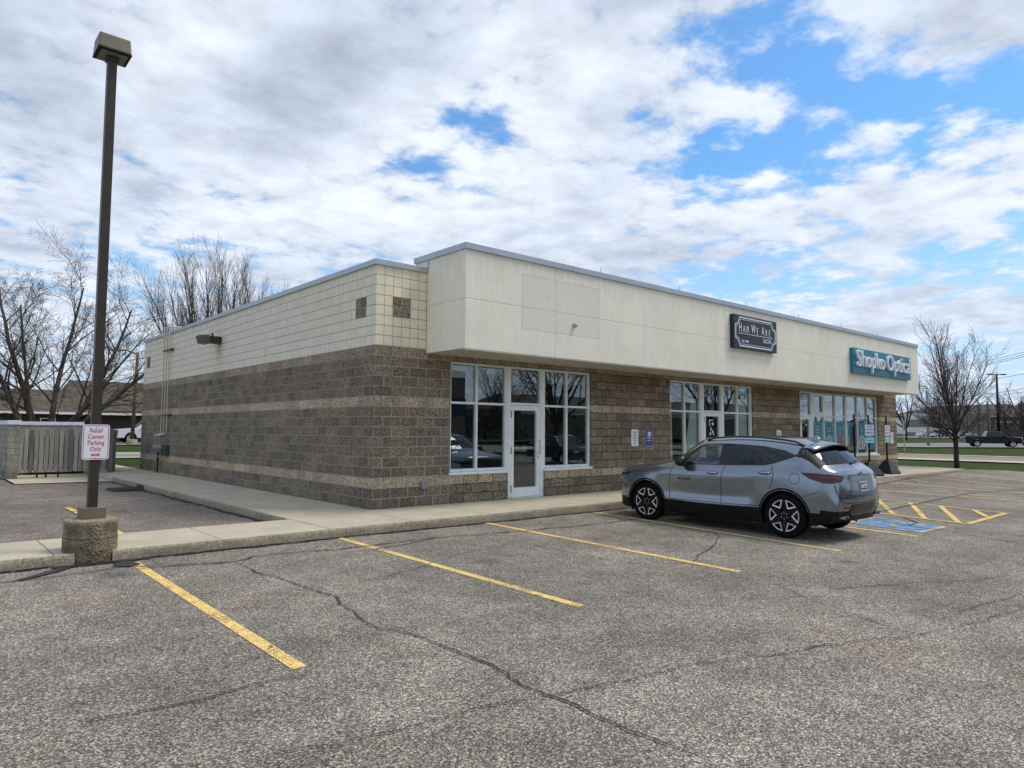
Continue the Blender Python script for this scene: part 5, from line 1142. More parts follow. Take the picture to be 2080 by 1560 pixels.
def interp_table(T, nu, nv):
    NS, NR = len(T), len(T[0]); us = list(range(NS)); vs = list(range(NR))
    cols = [[[T[i][r][k] for i in range(NS)] for k in range(3)] for r in range(NR)]
    A = []
    for a in range(nu*(NS-1)+1):
        u = a/nu; rowp = [[pchip(us, cols[r][k], u) for k in range(3)] for r in range(NR)]
        A.append([tuple(pchip(vs, [rowp[r][k] for r in range(NR)], b/nv) for k in range(3)) for b in range(nv*(NR-1)+1)])
    return A
def make_suv():
    L2 = 2.43; nu, nv = 14, 8; A = interp_table(SUVT, nu, nv); NU, NV = len(A), len(A[0])
    WH = [(.97, .372), (3.836, .372)]; RA = .42
    DLO = [(1.56,1.135),(2.2,1.150),(2.72,1.160),(3.45,1.190),(3.62,1.225),(3.93,1.335),(4.14,1.440),(4.16,1.475),(3.97,1.385),(3.77,1.455),(3.4,1.515),(2.75,1.545),(2.27,1.535),(2.10,1.50),(1.85,1.345)]
    DL = [Vector(p) for p in DLO]
    for a in range(NU):
        for b in range(NV):
            s, z, w = A[a][b]; v = b/nv
            if v <= 3.6:
                for (ws, wz) in WH:
                    d = math.hypot(s-ws, z-wz)
                    if abs(d-RA) < .022 and d > 0: s, z = ws+(s-ws)*RA/d, wz+(z-wz)*RA/d
            A[a][b] = (s, z, w)
    P = lambda s, z, w, sd: Vector((sd*w, L2-s, z))
    body, glass, wsh, rgl, clad, hid = MB(), MB(), MB(), MB(), MB(), MB(); glassL, glassR = MB(), MB()
    for sd in (-1, 1):
        grid = [[P(*A[a][b], sd) for b in range(NV)] for a in range(NU)]
        for a in range(NU-1):
            for b in range(NV-1):
                q = [A[a][b], A[a+1][b], A[a+1][b+1], A[a][b+1]]; s = sum(t[0] for t in q)/4; z = sum(t[1] for t in q)/4; u = (a+.5)/nu; v = (b+.5)/nv
                if v < 3.7 and any(math.hypot(s-ws, z-wz) < RA-.003 for ws, wz in WH): continue
                vs = [grid[a][b], grid[a+1][b], grid[a+1][b+1], grid[a][b+1]]; tgt = body
                if 3.3 < v < 6.2 and 1.5 < s < 4.2 and inpoly(s, z, DLO): tgt = hid if min(seg_dist(Vector((s, z)), DL[i], DL[(i+1) % len(DL)])[0] for i in range(len(DL))) > .045 else body
                elif v > 5.0 and 4.12 < u < 4.93: tgt = wsh
                elif v > 5.12 and 8.08 < u < 8.86: tgt = rgl
                elif v > 4.15 and 7.95 < u < 8.86 and not (v > 5.12 and u < 8.08): tgt = glassL if sd < 0 else glassR
                elif v < 1.0 and 1.5 < u < 9.6: tgt = clad
                elif (u > 9.6 and z < .50) or (u < 1.6 and z < .44): tgt = clad
                tgt.add(vs if sd < 0 else vs[::-1], [(0, 1, 2, 3)], 0, True)
        # underside
        for a in range(NU-1):
            s = A[a][0][0]
            if min(abs(s-WH[0][0]), abs(s-WH[1][0])) < .42: continue
            p, q = grid[a][0], grid[a+1][0]; c0, c1 = Vector((0, p.y, p.z)), Vector((0, q.y, q.z)); clad.add([p, c0, c1, q] if sd > 0 else [p, q, c1, c0], [(0, 1, 2, 3)], 0)
    t = thing('suv', 'blue-grey metallic SUV with black roof rails parked nose-in at the shops', 'SUV', (5.16, -4.85, 0))
    bo = body.build('body', SILVER, t, weld=True)
    for gg in (glassL, glassR): gg.build('rear_quarter_trim', plain('satin_black_trim', (.008, .008, .009), .5, 0, .1, 6, .25), t, weld=True)
    for gg in (glassL, glassR): glass.add(gg.v, gg.f)
    wg = None; ws_ = wsh.build('windshield', CARGLASSF, t, weld=True); rg = rgl.build('rear_window', CARGLASS, t, weld=True); cl = clad.build('lower_cladding', BLACKP, t, weld=True)
    # surface finder
    allm = MB(); [allm.add(m_.v, m_.f) for m_ in (body, glass, wsh, rgl, clad, hid)]
    bvh = BVHTree.FromPolygons([Vector(v) for v in allm.v], allm.f)
    def side(s, z, off=.003, sd=-1):
        h = bvh.ray_cast(Vector((sd*1.6, L2-s, z)), Vector((-sd, 0, 0)))
        if h[0] is None: return Vector((sd*.9, L2-s, z))
        n = h[1]; n = n if n.x*sd > 0 else -n; return h[0]+n*off
    def rear(x, z, off=.003):
        h = bvh.ray_cast(Vector((x, -4, z)), Vector((0, 1, 0)))
        if h[0] is None: return Vector((x, -2.4, z))
        n = h[1]; n = n if n.y < 0 else -n; return h[0]+n*off
    def ribbon(mb, pts, w, f, step=.03, off=.003):
        d_ = []
        for a, b_ in zip(pts[:-1], pts[1:]):
            a, b_ = Vector(a), Vector(b_); n = max(1, int((b_-a).length/step)); d_ += [a.lerp(b_, i/n) for i in range(n)]
        d_.append(Vector(pts[-1])); vs = []
        for i, p in enumerate(d_):
            tt = (d_[min(i+1, len(d_)-1)]-d_[max(i-1, 0)]).normalized(); nn = Vector((-tt.y, tt.x))*w/2
            vs += [f(p.x+nn.x, p.y+nn.y, off), f(p.x-nn.x, p.y-nn.y, off)]
        mb.add(vs, [(2*i, 2*i+1, 2*i+3, 2*i+2) for i in range(len(d_)-1)])
    def patch(mb, poly, f, off=.004, step=.03, mi=0):
        P2 = [Vector(p) for p in poly]; pts, n0 = [], 0
        for i in range(len(P2)):
            a, b_ = P2[i], P2[(i+1) % len(P2)]; n = max(1, int((b_-a).length/step)); pts += [a.lerp(b_, j/n) for j in range(n)]
        m = len(pts); xs = [p.x for p in P2]; ys = [p.y for p in P2]; x = min(xs)+step/2
        while x < max(xs):
            y = min(ys)+step/2
            while y < max(ys):
                if inpoly(x, y, poly): pts.append(Vector((x, y)))
                y += step
            x += step
        r = delaunay_2d_cdt(pts, [(i, (i+1) % m) for i in range(m)], [], 1, 1e-6)
        mb.add([f(q.x, q.y, off) for q in r[0]], [list(q) for q in r[2]], mi, True)
    def frame_patch(mb, outer, holes, f, off, step=.035):
        pts, edges = [], []
        for loop in [outer]+holes:
            s0 = len(pts); P2 = [Vector(p) for p in loop]
            for i in range(len(P2)):
                a, b_ = P2[i], P2[(i+1) % len(P2)]; n = max(1, int((b_-a).length/step)); pts.extend(a.lerp(b_, j/n) for j in range(n))
            m = len(pts)-s0; edges += [(s0+i, s0+(i+1) % m) for i in range(m)]
        x = min(p[0] for p in outer)
        while x < max(p[0] for p in outer):
            y = min(p[1] for p in outer)
            while y < max(p[1] for p in outer):
                if inpoly(x, y, outer) and not any(inpoly(x, y, h_) for h_ in holes): pts.append(Vector((x, y)))
                y += step
            x += step
        r = delaunay_2d_cdt(pts, edges, [], 1, 1e-6); fs = []
        for q in r[2]:
            c = sum((r[0][i] for i in q), Vector((0, 0)))/len(q)
            if not any(inpoly(c.x, c.y, h_) for h_ in holes): fs.append(list(q))
        mb.add([f(q.x, q.y, off) for q in r[0]], fs, 0, True)
    for sd in (-1, 1):
        f = lambda s, z, o, sd=sd: side(s, z, o, sd)
        mb = MB(); patch(mb, [p_ for p_ in DLO], f, .004, .035); mb.build('window_surround', GLOSSB, t) if False else None
        mb = MB(); patch(mb, [(1.86, 1.16), (2.57, 1.172), (2.57, 1.528), (2.27, 1.52), (2.14, 1.475), (1.93, 1.30)], f, .003, .035); mb.build('front_window', CARGLASSF, t)
        mb = MB(); patch(mb, [(2.78, 1.175), (3.44, 1.205), (3.34, 1.505), (2.78, 1.53)], f, .003, .035); mb.build('rear_side_window', CARGLASS, t)
        mb = MB(); patch(mb, [(3.50, 1.215), (3.61, 1.24), (3.92, 1.35), (3.93, 1.375), (3.76, 1.44), (3.41, 1.50)], f, .003, .035); mb.build('quarter_window', CARGLASS, t)
        fr_ = MB(); hole = [[(1.86, 1.16), (2.57, 1.172), (2.57, 1.528), (2.27, 1.52), (2.14, 1.475), (1.93, 1.30)], [(2.78, 1.175), (3.44, 1.205), (3.34, 1.505), (2.78, 1.53)], [(3.50, 1.215), (3.61, 1.24), (3.92, 1.35), (3.93, 1.375), (3.76, 1.44), (3.41, 1.50)]]
        frame_patch(fr_, DLO, hole, f, .0045); fr_.build('window_trim', GLOSSB, t)
        mb = MB(); patch(mb, [(1.58, 1.142), (1.855, 1.155), (1.90, 1.26), (1.82, 1.30)], f, .0055); mb.build('mirror_sail', GLOSSB, t)
        seams = MB()
        for pl_ in ([(1.60, 1.12), (1.53, .95), (1.51, .70), (1.53, .50), (1.56, .47)], [(2.70, 1.155), (2.66, 1.0), (2.64, .75), (2.645, .47)], [(3.60, 1.20), (3.66, 1.05), (3.63, .90), (3.60, .80)], [(4.40, .80), (4.15, .70), (4.10, .66)], [(1.55, .475), (2.64, .478), (3.40, .50)]):
            ribbon(seams, pl_, .011, f, off=.0025)
        seams.build('panel_gap', BLACKT, t)
        mb = MB(); pts = [(4.03+.088*math.cos(a*math.pi/14), .995+.088*math.sin(a*math.pi/14)) for a in range(29)]; 
        if sd < 0: ribbon(mb, pts, .007, f, off=.0025); mb.build('fuel_door', BLACKT, t)
        # arch cladding
        for (ws, wz) in WH:
            mb = MB(); n = 44; vs = []
            a0, a1 = (-28, 208)
            for i in range(n+1):
                a = R(a0+(a1-a0)*i/n)
                for rad, o_ in ((RA-.012, -.03), (RA-.005, .004), (RA+.012, .012), (RA+.034, .010), (RA+.04, .0)):
                    s, z = ws+rad*math.cos(a), wz+rad*math.sin(a); q = side(s, max(z, .235), .0, sd); q = Vector((sd*min(.985, max(abs(q.x), .90)), L2-s, z)); q.x += sd*o_; vs.append(q)
            fs = [(i*5+j, (i+1)*5+j, (i+1)*5+j+1, i*5+j+1) for i in range(n) for j in range(4)]; mb.add(vs, fs, 0, True); mb.build('arch_trim', BLACKP, t, weld=True)
            mb = MB(); mb.lathe([(.418, .0), (.418, .34), (0, .34)], 28, Matrix.Translation((sd*.93, L2-ws, wz)) @ Matrix.Rotation(R(-90*sd), 4, 'Y'))
            keep = [i for i, q in enumerate(mb.f) if sum(mb.v[j][2] for j in q)/4 > .27]; mb.f = [mb.f[i] for i in keep]; mb.mi = [0]*len(keep); mb.sm = [True]*len(keep); mb.build('wheel_well', BLACKT, t)
        # handles
        for s, z in ((2.47, 1.005), (3.50, 1.06)):
            mb = MB(); c = [side(s+ds, z+.003*k, 0, sd) for k, ds in enumerate((-.11, -.08, 0, .08, .11))]; mb.tube([c[0]+Vector((sd*.004, 0, 0))]+[q+Vector((sd*.034, 0, 0)) for q in c[1:4]]+[c[4]+Vector((sd*.004, 0, 0))], [.012, .016, .017, .016, .012], 10); mb.build('door_handle', plain('satin_chrome', (.42, .44, .46), .25, 1.), t)
            mb = MB(); patch(mb, [(s-.06, z-.028), (s+.06, z-.028), (s+.07, z), (s+.06, z+.026), (s-.06, z+.026), (s-.07, z)], f, .002); mb.build('handle_recess_shade', plain('handle_shadow', (.05, .06, .07), .4), t)  # flat dark patch, paints the shade behind the handle
        # mirror
        m_ = MB(); prof = [(-.10, .0), (-.07, .09), (.05, .12), (.11, .07), (.11, -.03), (.06, -.09), (-.06, -.08)]
        for k in range(len(prof)): pass
        vs = []
        for i, (xo, sc) in enumerate(((.0, .55), (.04, .9), (.13, 1.), (.20, .92), (.235, .6))):
            for (yo, zo) in prof: vs.append(Vector((sd*(.915+xo), L2-1.83-yo*.9*sc-.02, 1.185+zo*sc*.92)))
        n = len(prof); fs = [(i*n+j, i*n+(j+1) % n, (i+1)*n+(j+1) % n, (i+1)*n+j) for i in range(4) for j in range(n)]+[list(range(n)), list(range(4*n, 5*n))[::-1]]
        m_.add(vs, fs, 0, True); mo = m_.build('mirror', GLOSSB, t, weld=True); mb = MB(); mb.tube([(sd*.86, L2-1.80, 1.13), (sd*.96, L2-1.83, 1.15)], .03, 8); mb.build('mirror_arm', BLACKP, mo)
        # roof rail
        mb = MB(); pts = []
        for s in [2.15+.09*i for i in range(22)]:
            h = bvh.ray_cast(Vector((sd*.60, L2-s, 2.2)), Vector((0, 0, -1))); zz = h[0].z if h[0] else 1.6; e = min(1, (s-2.15)/.15, (4.04-s)/.15); pts.append(Vector((sd*.60, L2-s, zz+.004+.034*max(0, e))))
        mb.tube(pts, .017, 8); mb.build('roof_rail', GLOSSB, t)
        # tail lamp
        ob = Vector((sd*.70, -.714, 0)).normalized(); hx = Vector((ob.y, -ob.x, 0))
        def obl(hh, z, o, ob=ob, hx=hx):
            org = hx*hh+Vector((0, 0, z))+ob*5+Vector((0, 0, 0)); h = bvh.ray_cast(org, -ob)
            if h[0] is None: return org-ob*4
            n = h[1]; n = n if n.dot(ob) > 0 else -n; return h[0]+n*o
        def hc(s, w): return Vector((sd*w, L2-s, 0)).dot(hx)
        LO = [(hc(4.16, .955), 1.095), (hc(4.40, .93), 1.093), (hc(4.56, .87), 1.078), (hc(4.65, .70), 1.066), (hc(4.68, .60), 1.055), (hc(4.67, .65), .985), (hc(4.61, .80), .950), (hc(4.50, .93), .955), (hc(4.30, .955), 1.015)]
        mb = MB(); patch(mb, LO, obl, .010, .025); mb.build('tail_lamp', plain('smoked_red_lens', (.055, .006, .008), .12, 0, .3, 14), t)
        mb = MB(); ll = LO+[LO[0]]
        ribbon(mb, ll, .012, obl, off=.011); mb.build('lamp_rim', GLOSSB, t)
        mb = MB(); patch(mb, [(hc(4.46, .92), 1.055), (hc(4.65, .70), 1.04), (hc(4.66, .70), 1.025), (hc(4.46, .92), 1.035)], obl, .0125, .02); mb.build('lamp_strip', plain('red_light_bar', (.25, .012, .012), .2), t)
        # head lamp slit
        mb = MB(); of = Vector((sd*.6, .8, 0)).normalized(); hf = Vector((of.y, -of.x, 0))
        def oblf(hh, z, o, ob=of, hx=hf):
            org = hx*hh+Vector((0, 0, z))+ob*5; h = bvh.ray_cast(org, -ob)
            if h[0] is None: return org-ob*4
            n = h[1]; n = n if n.dot(ob) > 0 else -n; return h[0]+n*o
        hcf = lambda s, w: Vector((sd*w, L2-s, 0)).dot(hf)
        patch(mb, [(hcf(.55, .93), .93), (hcf(.30, .83), .90), (hcf(.15, .60), .87), (hcf(.15, .60), .83), (hcf(.32, .84), .85), (hcf(.5, .93), .88)], oblf, .006, .03); mb.build('head_lamp', GLOSSB, t)
        # exhaust and reflector
        xx = sd*.60
        mb = MB(); mb.prism([(xx-.095, .375), (xx+.095, .375), (xx+.08, .425), (xx-.08, .425)], -2.30, -2.18); mb.build('exhaust_tip', plain('dull_chrome', (.30, .30, .31), .25, 1.), t, bevel=.008)
        mb = MB(); mb.prism([(xx-.082, .383), (xx+.082, .383), (xx+.070, .418), (xx-.070, .418)], -2.303, -2.3005); mb.build('exhaust_mouth', BLACKT, t)
        mb = MB(); patch(mb, [(sd*.48, .535), (sd*.66, .535), (sd*.66, .56), (sd*.48, .56)], lambda x, z, o: rear(x, z, o), .006, .03); mb.build('reflector', plain('red_reflector', (.30, .01, .012), .2), t)
    text('BLAZER', .055, 'lettering', BLACKT, t, Matrix.Translation((-.958, L2-1.86, .87)) @ Matrix.Rotation(R(-90), 4, 'Z') @ Matrix.Rotation(R(90), 4, 'X') @ Matrix.Identity(4), .002, sx=1.5, bold=.002)
    # spoiler
    mb = MB(); mt = []; n = 18
    for i in range(n+1):
        x = -.66+1.32*i/n; e = 1-(abs(x)/.66)**4*.35
        z0 = 1.594-.095*(abs(x)/.66)**2.2; s0 = 4.02; s1 = 4.12+.20*e
        mt.append([Vector((x, L2-s0, z0+.008)), Vector((x, L2-(s0+s1)/2, z0+.004)), Vector((x, L2-s1, z0-.03)), Vector((x, L2-s1+.008, z0-.055)), Vector((x*.99, L2-4.16, z0-.075)), Vector((x*.98, L2-4.10, z0-.04))])
    vs = [p for r_ in mt for p in r_]; fs = [(i*6+j, i*6+j+1, (i+1)*6+j+1, (i+1)*6+j) for i in range(n) for j in range(5)]; mi = [j for i in range(n) for j in range(5)]
    mb.add(vs, fs, 0, True); mb.mi = [0 if j < 2 else 1 for j in mi]; mb.sm = [j < 2 for j in mi]
    fs2 = [(0, 5, 4, 3, 2, 1), tuple(n*6+k for k in (0, 1, 2, 3, 4, 5))]; mb.add([], []); 
    for f_ in fs2: mb.f.append(list(f_)); mb.mi.append(1); mb.sm.append(False)
    mb.build('spoiler', [SILVER, GLOSSB], t)
    mb = MB(); mb.add([(-.012, L2-3.78, 1.65), (.012, L2-3.78, 1.65), (.03, L2-4.02, 1.62), (-.03, L2-4.02, 1.62), (0, L2-3.98, 1.72), (0, L2-4.01, 1.71)], [(0, 1, 4), (1, 2, 5, 4), (2, 3, 5), (3, 0, 4, 5)], 0, True); mb.build('antenna_fin', SILVER, t)
    # sunroof
    mb = MB(); patch(mb, [(-.48, -1.0), (.48, -1.0), (.48, .25), (-.48, .25)], lambda x, y, o: (bvh.ray_cast(Vector((x, y, 2.3)), Vector((0, 0, -1)))[0] or Vector((x, y, 1.6)))+Vector((0, 0, o)), .006, .08); mb.build('sunroof', GLOSSB, t)
    # tailgate
    rf_ = lambda x, z, o: rear(x, z, o)
    mb = MB(); patch(mb, [(-.40, 1.055), (.40, 1.055), (.42, 1.0), (.47, .80), (.50, .755), (-.50, .755), (-.47, .80), (-.42, 1.0)], rf_, .003, .04); mb.build('plate_recess_shade', plain('recess_shade_tone', (.16, .19, .22), .3, .6, .05, 3, coat=.6), t)  # surface stays flat; darker decal paints in the shade of a recess
    mb = MB(); ribbon(mb, [(-.46, 1.0), (-.42, 1.065), (.42, 1.065), (.46, 1.0)], .012, rf_, off=.005); ribbon(mb, [(-.80, .92), (-.79, .78), (-.72, .66), (-.6, .625), (.6, .625), (.72, .66), (.79, .78), (.80, .92)], .013, rf_, off=.004); mb.build('panel_gap', BLACKT, t)
    mb = MB(); patch(mb, [(-.155, .80), (.155, .80), (.155, .96), (-.155, .96)], rf_, .010, .05); pt = mb.build('licence_plate', plain('plate_pale', (.42, .44, .46), .4), t)
    mb = MB(); patch(mb, [(-.140, .825), (.140, .825), (.140, .935), (-.140, .935)], rf_, .0115, .05); mb.build('plate_field', plain('plate_dark', (.05, .055, .065), .4), pt)
    q = rear(0, .88, .014); text('ALP·22T', .085, 'lettering', SIGNW, pt, Matrix.Translation(q) @ Matrix.Rotation(R(80), 4, 'X'), .001, sx=.8, bold=.002)
    q = rear(0, 1.085, .008); mb = MB(); mb.prism([(-.08, .012), (-.028, .017), (-.028, .032), (.028, .032), (.028, .017), (.08, .012), (.068, -.014), (.028, -.012), (.028, -.03), (-.028, -.03), (-.028, -.012), (-.068, -.014)], -.008, 0, Matrix.Translation(q)); mb.build('emblem', CHROME, t)
    q = rear(-.56, .715, .005); text('BLAZER  RS', .05, 'lettering', BLACKT, t, Matrix.Translation(q) @ Matrix.Rotation(R(92), 4, 'X') @ Matrix.Rotation(R(0), 4, 'Y'), .003, sx=1.2, bold=.002)
    mb = MB(); patch(mb, [(-.46, .60), (.46, .60), (.50, .50), (.44, .42), (-.44, .42), (-.50, .50)], rf_, .008, .05); mb.build('bumper_insert', GLOSSB, t)
    mb = MB(); ribbon(mb, [(-.47, .50), (-.42, .44), (.42, .44), (.47, .50)], .009, rf_, off=.010); mb.build('bumper_strip', MATS['dull_chrome'], t)
    mb = MB(); mb.box(-.30, .32, -2.10, -2.085, 1.275, 1.29); mb.v = []; mb.f = []; mb.mi = []; mb.sm = []
    ribbon(mb, [(-.02, 1.245), (.34, 1.275)], .03, rf_, off=.02); mb.build('rear_wiper', BLACKP, t)
    # interior
    ib = MB(); ib.box(-.72, .72, .62, .95, .9, 1.14); ib.box(-.72, .72, -1.6, .9, .55, .60); it = ib.build('dashboard', DARK, t, bevel=.03)
    for sx_ in (-.37, .37):
        for y in (0.0, -.85):
            mb = MB(); mb.box(sx_-.25, sx_+.25, y-.1, y+.42, .62, .85); mb.box(sx_-.24, sx_+.24, y-.22, y-.06, .85, 1.30); mb.box(sx_-.13, sx_+.13, y-.21, y-.11, 1.33, 1.50); mb.build('seat', DARK, t, bevel=.04)
    mb = MB(); c_ = Matrix.Translation((-.37, .53, 1.05)) @ Matrix.Rotation(R(65), 4, 'X'); mb.tube([c_ @ Vector((.18*math.cos(a*math.pi/10), .18*math.sin(a*math.pi/10), 0)) for a in range(21)], .014, 6); mb.build('steering_wheel', BLACKP, t)
    # wheels
    def wheel(sd, s, z):
        M_ = Matrix.Translation((sd*.955, L2-s, z)) @ Matrix.Rotation(R(90*sd), 4, 'Y')
        w = MB(); w.lathe([(.272, -.22), (.33, -.235), (.362, -.215), (.371, -.18), (.372, -.12), (.371, -.06), (.362, -.022), (.33, 0), (.288, .0), (.272, -.012)], 56, M_); wo = w.build('wheel', TYRE, t)
        r_ = MB(); r_.lathe([(.276, -.004), (.270, .002), (.262, -.006), (.255, -.05), (.25, -.2)], 56, M_); r_.lathe([(.25, -.10), (0, -.10)], 40, M_); r_.lathe([(0, -.012), (.045, -.014), (.06, -.022)], 24, M_)
        for k in range(6):     # broad black spokes between bright framed openings
            a = math.pi/2+k*math.pi/3+math.pi/6; ca, sa = math.cos(a), math.sin(a)
            def pp(x, y, zz): return M_ @ Vector((ca*x-sa*y, sa*x+ca*y, zz))
            r_.add([pp(.04, -.03, -.03), pp(.04, .03, -.03), pp(.262, .052, -.014), pp(.262, -.052, -.014), pp(.04, -.03, -.07), pp(.04, .03, -.07), pp(.262, .052, -.06), pp(.262, -.052, -.06)], [(0, 1, 2, 3), (0, 3, 7, 4), (1, 5, 6, 2), (2, 6, 7, 3)])
        r_.build('rim', RIMB, wo)
        f = MB()
        for k in range(6):
            a = math.pi/2+k*math.pi/3; ca, sa = math.cos(a), math.sin(a)
            def pp(x, y, zz): return M_ @ Vector((ca*x-sa*y, sa*x+ca*y, zz))
            o_ = [(.125, 0), (.150, .026), (.236, .108), (.260, .078), (.270, .0), (.260, -.078), (.236, -.108), (.150, -.026)]; i_s = [(.156, 0), (.170, .012), (.228, .074), (.240, .052), (.248, 0), (.240, -.052), (.228, -.074), (.170, -.012)]
            n = 8; vs = [pp(x, y, -.004) for x, y in o_]+[pp(x, y, -.006) for x, y in i_s]+[pp(x*.99, y*.9, -.045) for x, y in i_s]
            f.add(vs, [(j, (j+1) % n, n+(j+1) % n, n+j) for j in range(n)]+[])
            an = a+math.pi/6; f.tube([M_ @ Vector((.055*math.cos(an), .055*math.sin(an), -.03)), M_ @ Vector((.055*math.cos(an), .055*math.sin(an), -.008))], .008, 6)
        f.build('machined_face', MACH, wo)
        return wo
    for sd in (-1, 1):
        for s, z in WH: wheel(sd, s, z)
    return t
SUV = make_suv()
SUV.location = (5.16, -4.85, (H(5.16, -3.4)+H(5.16, -6.3))/2+.0); SUV.rotation_euler = (R(.25), 0, 0)

# ------------- simpler vehicles seen small or only in reflections
def profile_car(name, label, cat, loc, rz, paint, kind, scale=1., group=None):
    t = thing(name, label, cat, loc, rz, group); t.scale = (scale,)*3
    K = {'sedan': dict(L=4.85, w=.92, body=[(0,.35),(0.02,.62),(.25,.74),(1.15,.90),(1.9,.96),(3.3,.98),(4.3,1.0),(4.75,.95),(4.85,.7),(4.82,.33)], cab=[(1.15,.90),(2.05,1.40),(2.55,1.46),(3.2,1.42),(4.2,1.0)], win=[(1.45,.97),(2.12,1.36),(2.6,1.41),(3.15,1.37),(3.75,1.03)], wh=[(.95,.33),(3.8,.33)], r=.33),
         'suv': dict(L=4.7, w=.94, body=[(0,.35),(.02,.75),(.2,.92),(1.2,1.05),(4.45,1.12),(4.68,1.0),(4.7,.6),(4.66,.33)], cab=[(1.15,1.04),(1.95,1.58),(2.6,1.68),(4.0,1.66),(4.5,1.12)], win=[(1.5,1.10),(2.05,1.54),(2.6,1.62),(3.9,1.60),(4.25,1.18)], wh=[(.9,.36),(3.65,.36)], r=.36),
         'pickup': dict(L=5.9, w=1.0, body=[(0,.45),(.02,1.0),(.15,1.16),(1.5,1.26),(3.75,1.28),(5.85,1.30),(5.9,1.2),(5.88,.55)], cab=[(1.45,1.24),(2.15,1.86),(2.5,1.93),(3.5,1.93),(3.78,1.28)], win=[(1.8,1.30),(2.28,1.80),(2.55,1.85),(3.42,1.85),(3.58,1.32)], wh=[(1.0,.42),(4.7,.42)], r=.42)}[kind]
    L, w, r_ = K['L'], K['w'], K['r']; yy = lambda s: L/2-s
    # body outline with arch cut-outs
    low = .30 if kind != 'pickup' else .42; pts = list(K['body'])
    arch = []
    for (ws, wz) in reversed(K['wh']):
        R2 = r_+.07; arch += [(ws+R2*math.cos(R(a)), max(low, wz+R2*math.sin(R(a)))) for a in range(0, 181, 15)]
    ol = pts+[(L-.05, low)]+arch+[(.05, low)]
    Mx = Matrix(((0, 1, 0, 0), (-1, 0, 0, L/2), (0, 0, 1, 0), (0, 0, 0, 1)))     # (x=s,y=across,z) -> world local
    mb = MB(); n = len(ol); segs = [(-w, .96), (-w+.05, 1.), (w-.05, 1.), (w, .96)]
    vs = []
    def shr(s, z, k): cx, cz = L/2, .75; return (cx+(s-cx)*(.985 if k else 1), cz+(z-cz)*(.95 if k else 1))
    rings = [(-w, 1), (-w+.06, 0), (w-.06, 0), (w, 1)]
    for x, k in rings:
        for (s, z) in ol: s2, z2 = shr(s, z, k); vs.append(Vector((x, L/2-s2, z2)))
    from mathutils.geometry import tessellate_polygon
    tri = tessellate_polygon([[Vector((s, z, 0)) for s, z in ol]])
    fs = [tuple(q) for q in tri]+[tuple(3*n+i for i in q[::-1]) for q in tri]+[(k*n+i, k*n+(i+1) % n, (k+1)*n+(i+1) % n, (k+1)*n+i) for k in range(3) for i in range(n)]
    mb.add(vs, fs, 0, False); mb.build('body', paint, t, weld=True)
    cab = K['cab']; mb = MB(); vs = []; n = len(cab); zb = cab[0][1]; zt_ = max(z for s, z in cab)
    def wid(z, i=0.): return w-.05-i-.16*(z-zb)/(zt_-zb)
    for sd in (-1, 1): vs += [Vector((sd*wid(z), yy(s), z)) for s, z in cab]
    mb.add(vs, [tuple(range(n)), tuple(range(2*n-1, n-1, -1))]+[(i, n+i, n+i+1, i+1) for i in range(n-1)]); mb.build('cabin', paint, t, bevel=.03)
    win = K['win']
    for sd in (-1, 1):
        mb = MB(); mb.add([Vector((sd*(wid(z)+.006), yy(s), z)) for s, z in win], [tuple(range(len(win)))]); mb.build('side_window', GLOSSB, t)
        sm_ = (win[1][0]+win[-2][0])/2+.1; mb = MB(); mb.add([Vector((sd*(wid(z)+.010), yy(s), z)) for s, z in ((sm_, win[0][1]), (sm_+.07, win[0][1]), (sm_+.07, win[2][1]), (sm_, win[2][1]))], [(0, 1, 2, 3)]); mb.build('pillar', paint, t)
        mb = MB(); mb.box(sd*(w-.01), sd*(w+.17), yy(win[0][0]+.1)-.06, yy(win[0][0]+.1)+.06, win[0][1], win[0][1]+.16); mb.build('mirror', paint, t)
        mb = MB(); mb.box(sd*(w-.30)-.12, sd*(w-.30)+.2*0+.12, L/2-.10, L/2+.012, K['body'][1][1]-.10, K['body'][1][1]+.03); mb.build('head_lamp', plain('lamp_clear', (.6, .62, .65), .1), t)
        mb = MB(); mb.box(sd*(w-.22)-.09, sd*(w-.22)+.09, -L/2-.01, -L/2+.1, .75, .95 if kind != 'pickup' else 1.15); mb.build('tail_lamp', plain('red_reflector', (.3, .01, .01), .2), t)
    def across(name, a, b_, mat, ins, off):
        (s0, z0), (s1, z1) = a, b_; mb = MB(); d_ = Vector((0, -(s1-s0), z1-z0)).normalized(); n_ = Vector((0, -d_.z, d_.y)); n_ = n_ if (n_.z > 0) else -n_; P0 = Vector((0, yy(s0), z0))+n_*off; P1 = Vector((0, yy(s1), z1))+n_*off
        k0, k1 = .08, .92; A0 = P0.lerp(P1, k0); A1 = P0.lerp(P1, k1); w0 = wid(A0.z, ins); w1 = wid(A1.z, ins)
        mb.add([A0+Vector((-w0, 0, 0)), A0+Vector((w0, 0, 0)), A1+Vector((w1, 0, 0)), A1+Vector((-w1, 0, 0))], [(0, 1, 2, 3)]); mb.build(name, mat, t)
    across('windshield', cab[0], cab[1], GLOSSB, .06, .012); across('rear_window', cab[-1], cab[-2], GLOSSB, .08, .012)
    mb = MB(); mb.box(-w*.6, w*.6, L/2-.05, L/2+.008, .45, K['body'][1][1]-.02); mb.build('grille', plain('grille_dark', (.03, .03, .03), .3), t)
    if kind == 'pickup':
        mb = MB(); mb.box(-w+.12, w-.12, -L/2+.12, yy(3.85), 1.285, 1.312); mb.build('bed_cover', BLACKP, t); mb = MB(); mb.box(-w*.92, w*.92, L/2, L/2+.10, .55, .78); mb.build('bumper', CHROME, t, bevel=.02)
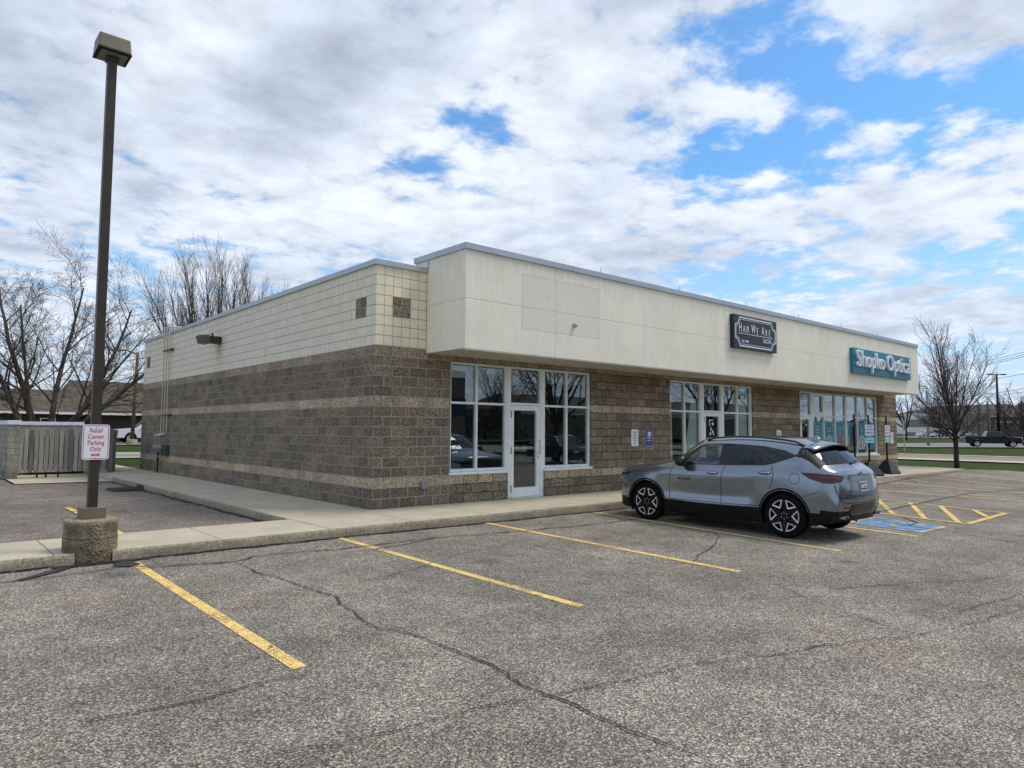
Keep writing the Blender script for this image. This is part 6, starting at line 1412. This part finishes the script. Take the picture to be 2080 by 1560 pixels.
    for sd in (-1, 1):
        for ws, wz in K['wh']:
            M_ = Matrix.Translation((sd*(w-.02), yy(ws), r_)) @ Matrix.Rotation(R(90*sd), 4, 'Y'); mb = MB(); mb.lathe([(0, -.24), (r_*.95, -.24), (r_, -.2), (r_, -.04), (r_*.93, 0), (r_*.66, -.005)], 26, M_); wo = mb.build('wheel', TYRE, t)
            mb = MB(); mb.lathe([(r_*.66, -.004), (r_*.60, -.03), (r_*.3, -.04), (0, -.03)], 20, M_); mb.build('rim', plain('alloy_grey', (.42, .43, .44), .35, .8, .1, 12), wo)
    return t
WP = mat_carpaint('white_car_paint', (.72, .74, .77), .0, .3); NV = mat_carpaint('dark_navy_car_paint', (.012, .018, .034), .3, .22); GY = mat_carpaint('dark_grey_car_paint', (.05, .052, .058), .4, .25); WH_ = mat_carpaint('off_white_car_paint', (.70, .70, .68), 0, .3); BLU = mat_carpaint('blue_car_paint', (.03, .055, .12), .4, .25)
q = bear(262, 71); profile_car('pickup_truck', 'white pickup truck parked by the house behind the bin enclosure', 'pickup', (q.x+2.1, q.y, q.z), R(90), WP, 'pickup', 1.04)
q = bear(2010, 104.5); profile_car('pickup_truck', 'dark navy pickup truck driving on the road at the far right', 'pickup', (q.x, q.y, q.z+.03), math.atan2(-.59, .81)-R(90)-R(26), NV, 'pickup', 1.0)
cars = [(1882, 184, WP, 'sedan', 'white sedan at the left end of the row of far parked cars', 70), (1901, 188, NV, 'sedan', 'dark car second in the row of far parked cars, beside the white sedan', 40), (1912, 192, BLU, 'suv', 'blue car third in the row of far parked cars', 38), (1922, 195, WH_, 'suv', 'pale car fourth in the row of far parked cars', 36), (1934, 198, GY, 'sedan', 'dark grey car fifth in the row, just left of the lawn tree trunk', 36), (1958, 204, WH_, 'sedan', 'pale car last in the row, just right of the lawn tree trunk', 36)]
for px, dd_, m_, kd, lb, ang in cars:
    q = bear(px, dd_); hd = math.atan2(rr.y, rr.x)-R(90)+R(0 if ang == 70 else -35); profile_car('parked_car', lb, 'car', q+Vector((0, 0, .04)), hd, m_, kd, 1., 'cars parked far across the main road')
# cars across the lot, mirrored in the shop windows
profile_car('parked_car', 'dark coupe mirrored low in the empty unit windows', 'car', (11.2, -12.2, H(11, -12)), R(-62), GY, 'sedan', 1., 'cars mirrored in the shop windows')
profile_car('parked_car', 'white SUV mirrored behind the dark coupe in the empty unit windows', 'car', (14.5, -17.5, H(14, -17)), R(-62), WH_, 'suv', 1., 'cars mirrored in the shop windows')
profile_car('parked_car', 'dark SUV mirrored in the salon windows', 'car', (22, -16.5, H(22, -16)), R(10), NV, 'suv', 1., 'cars mirrored in the shop windows')
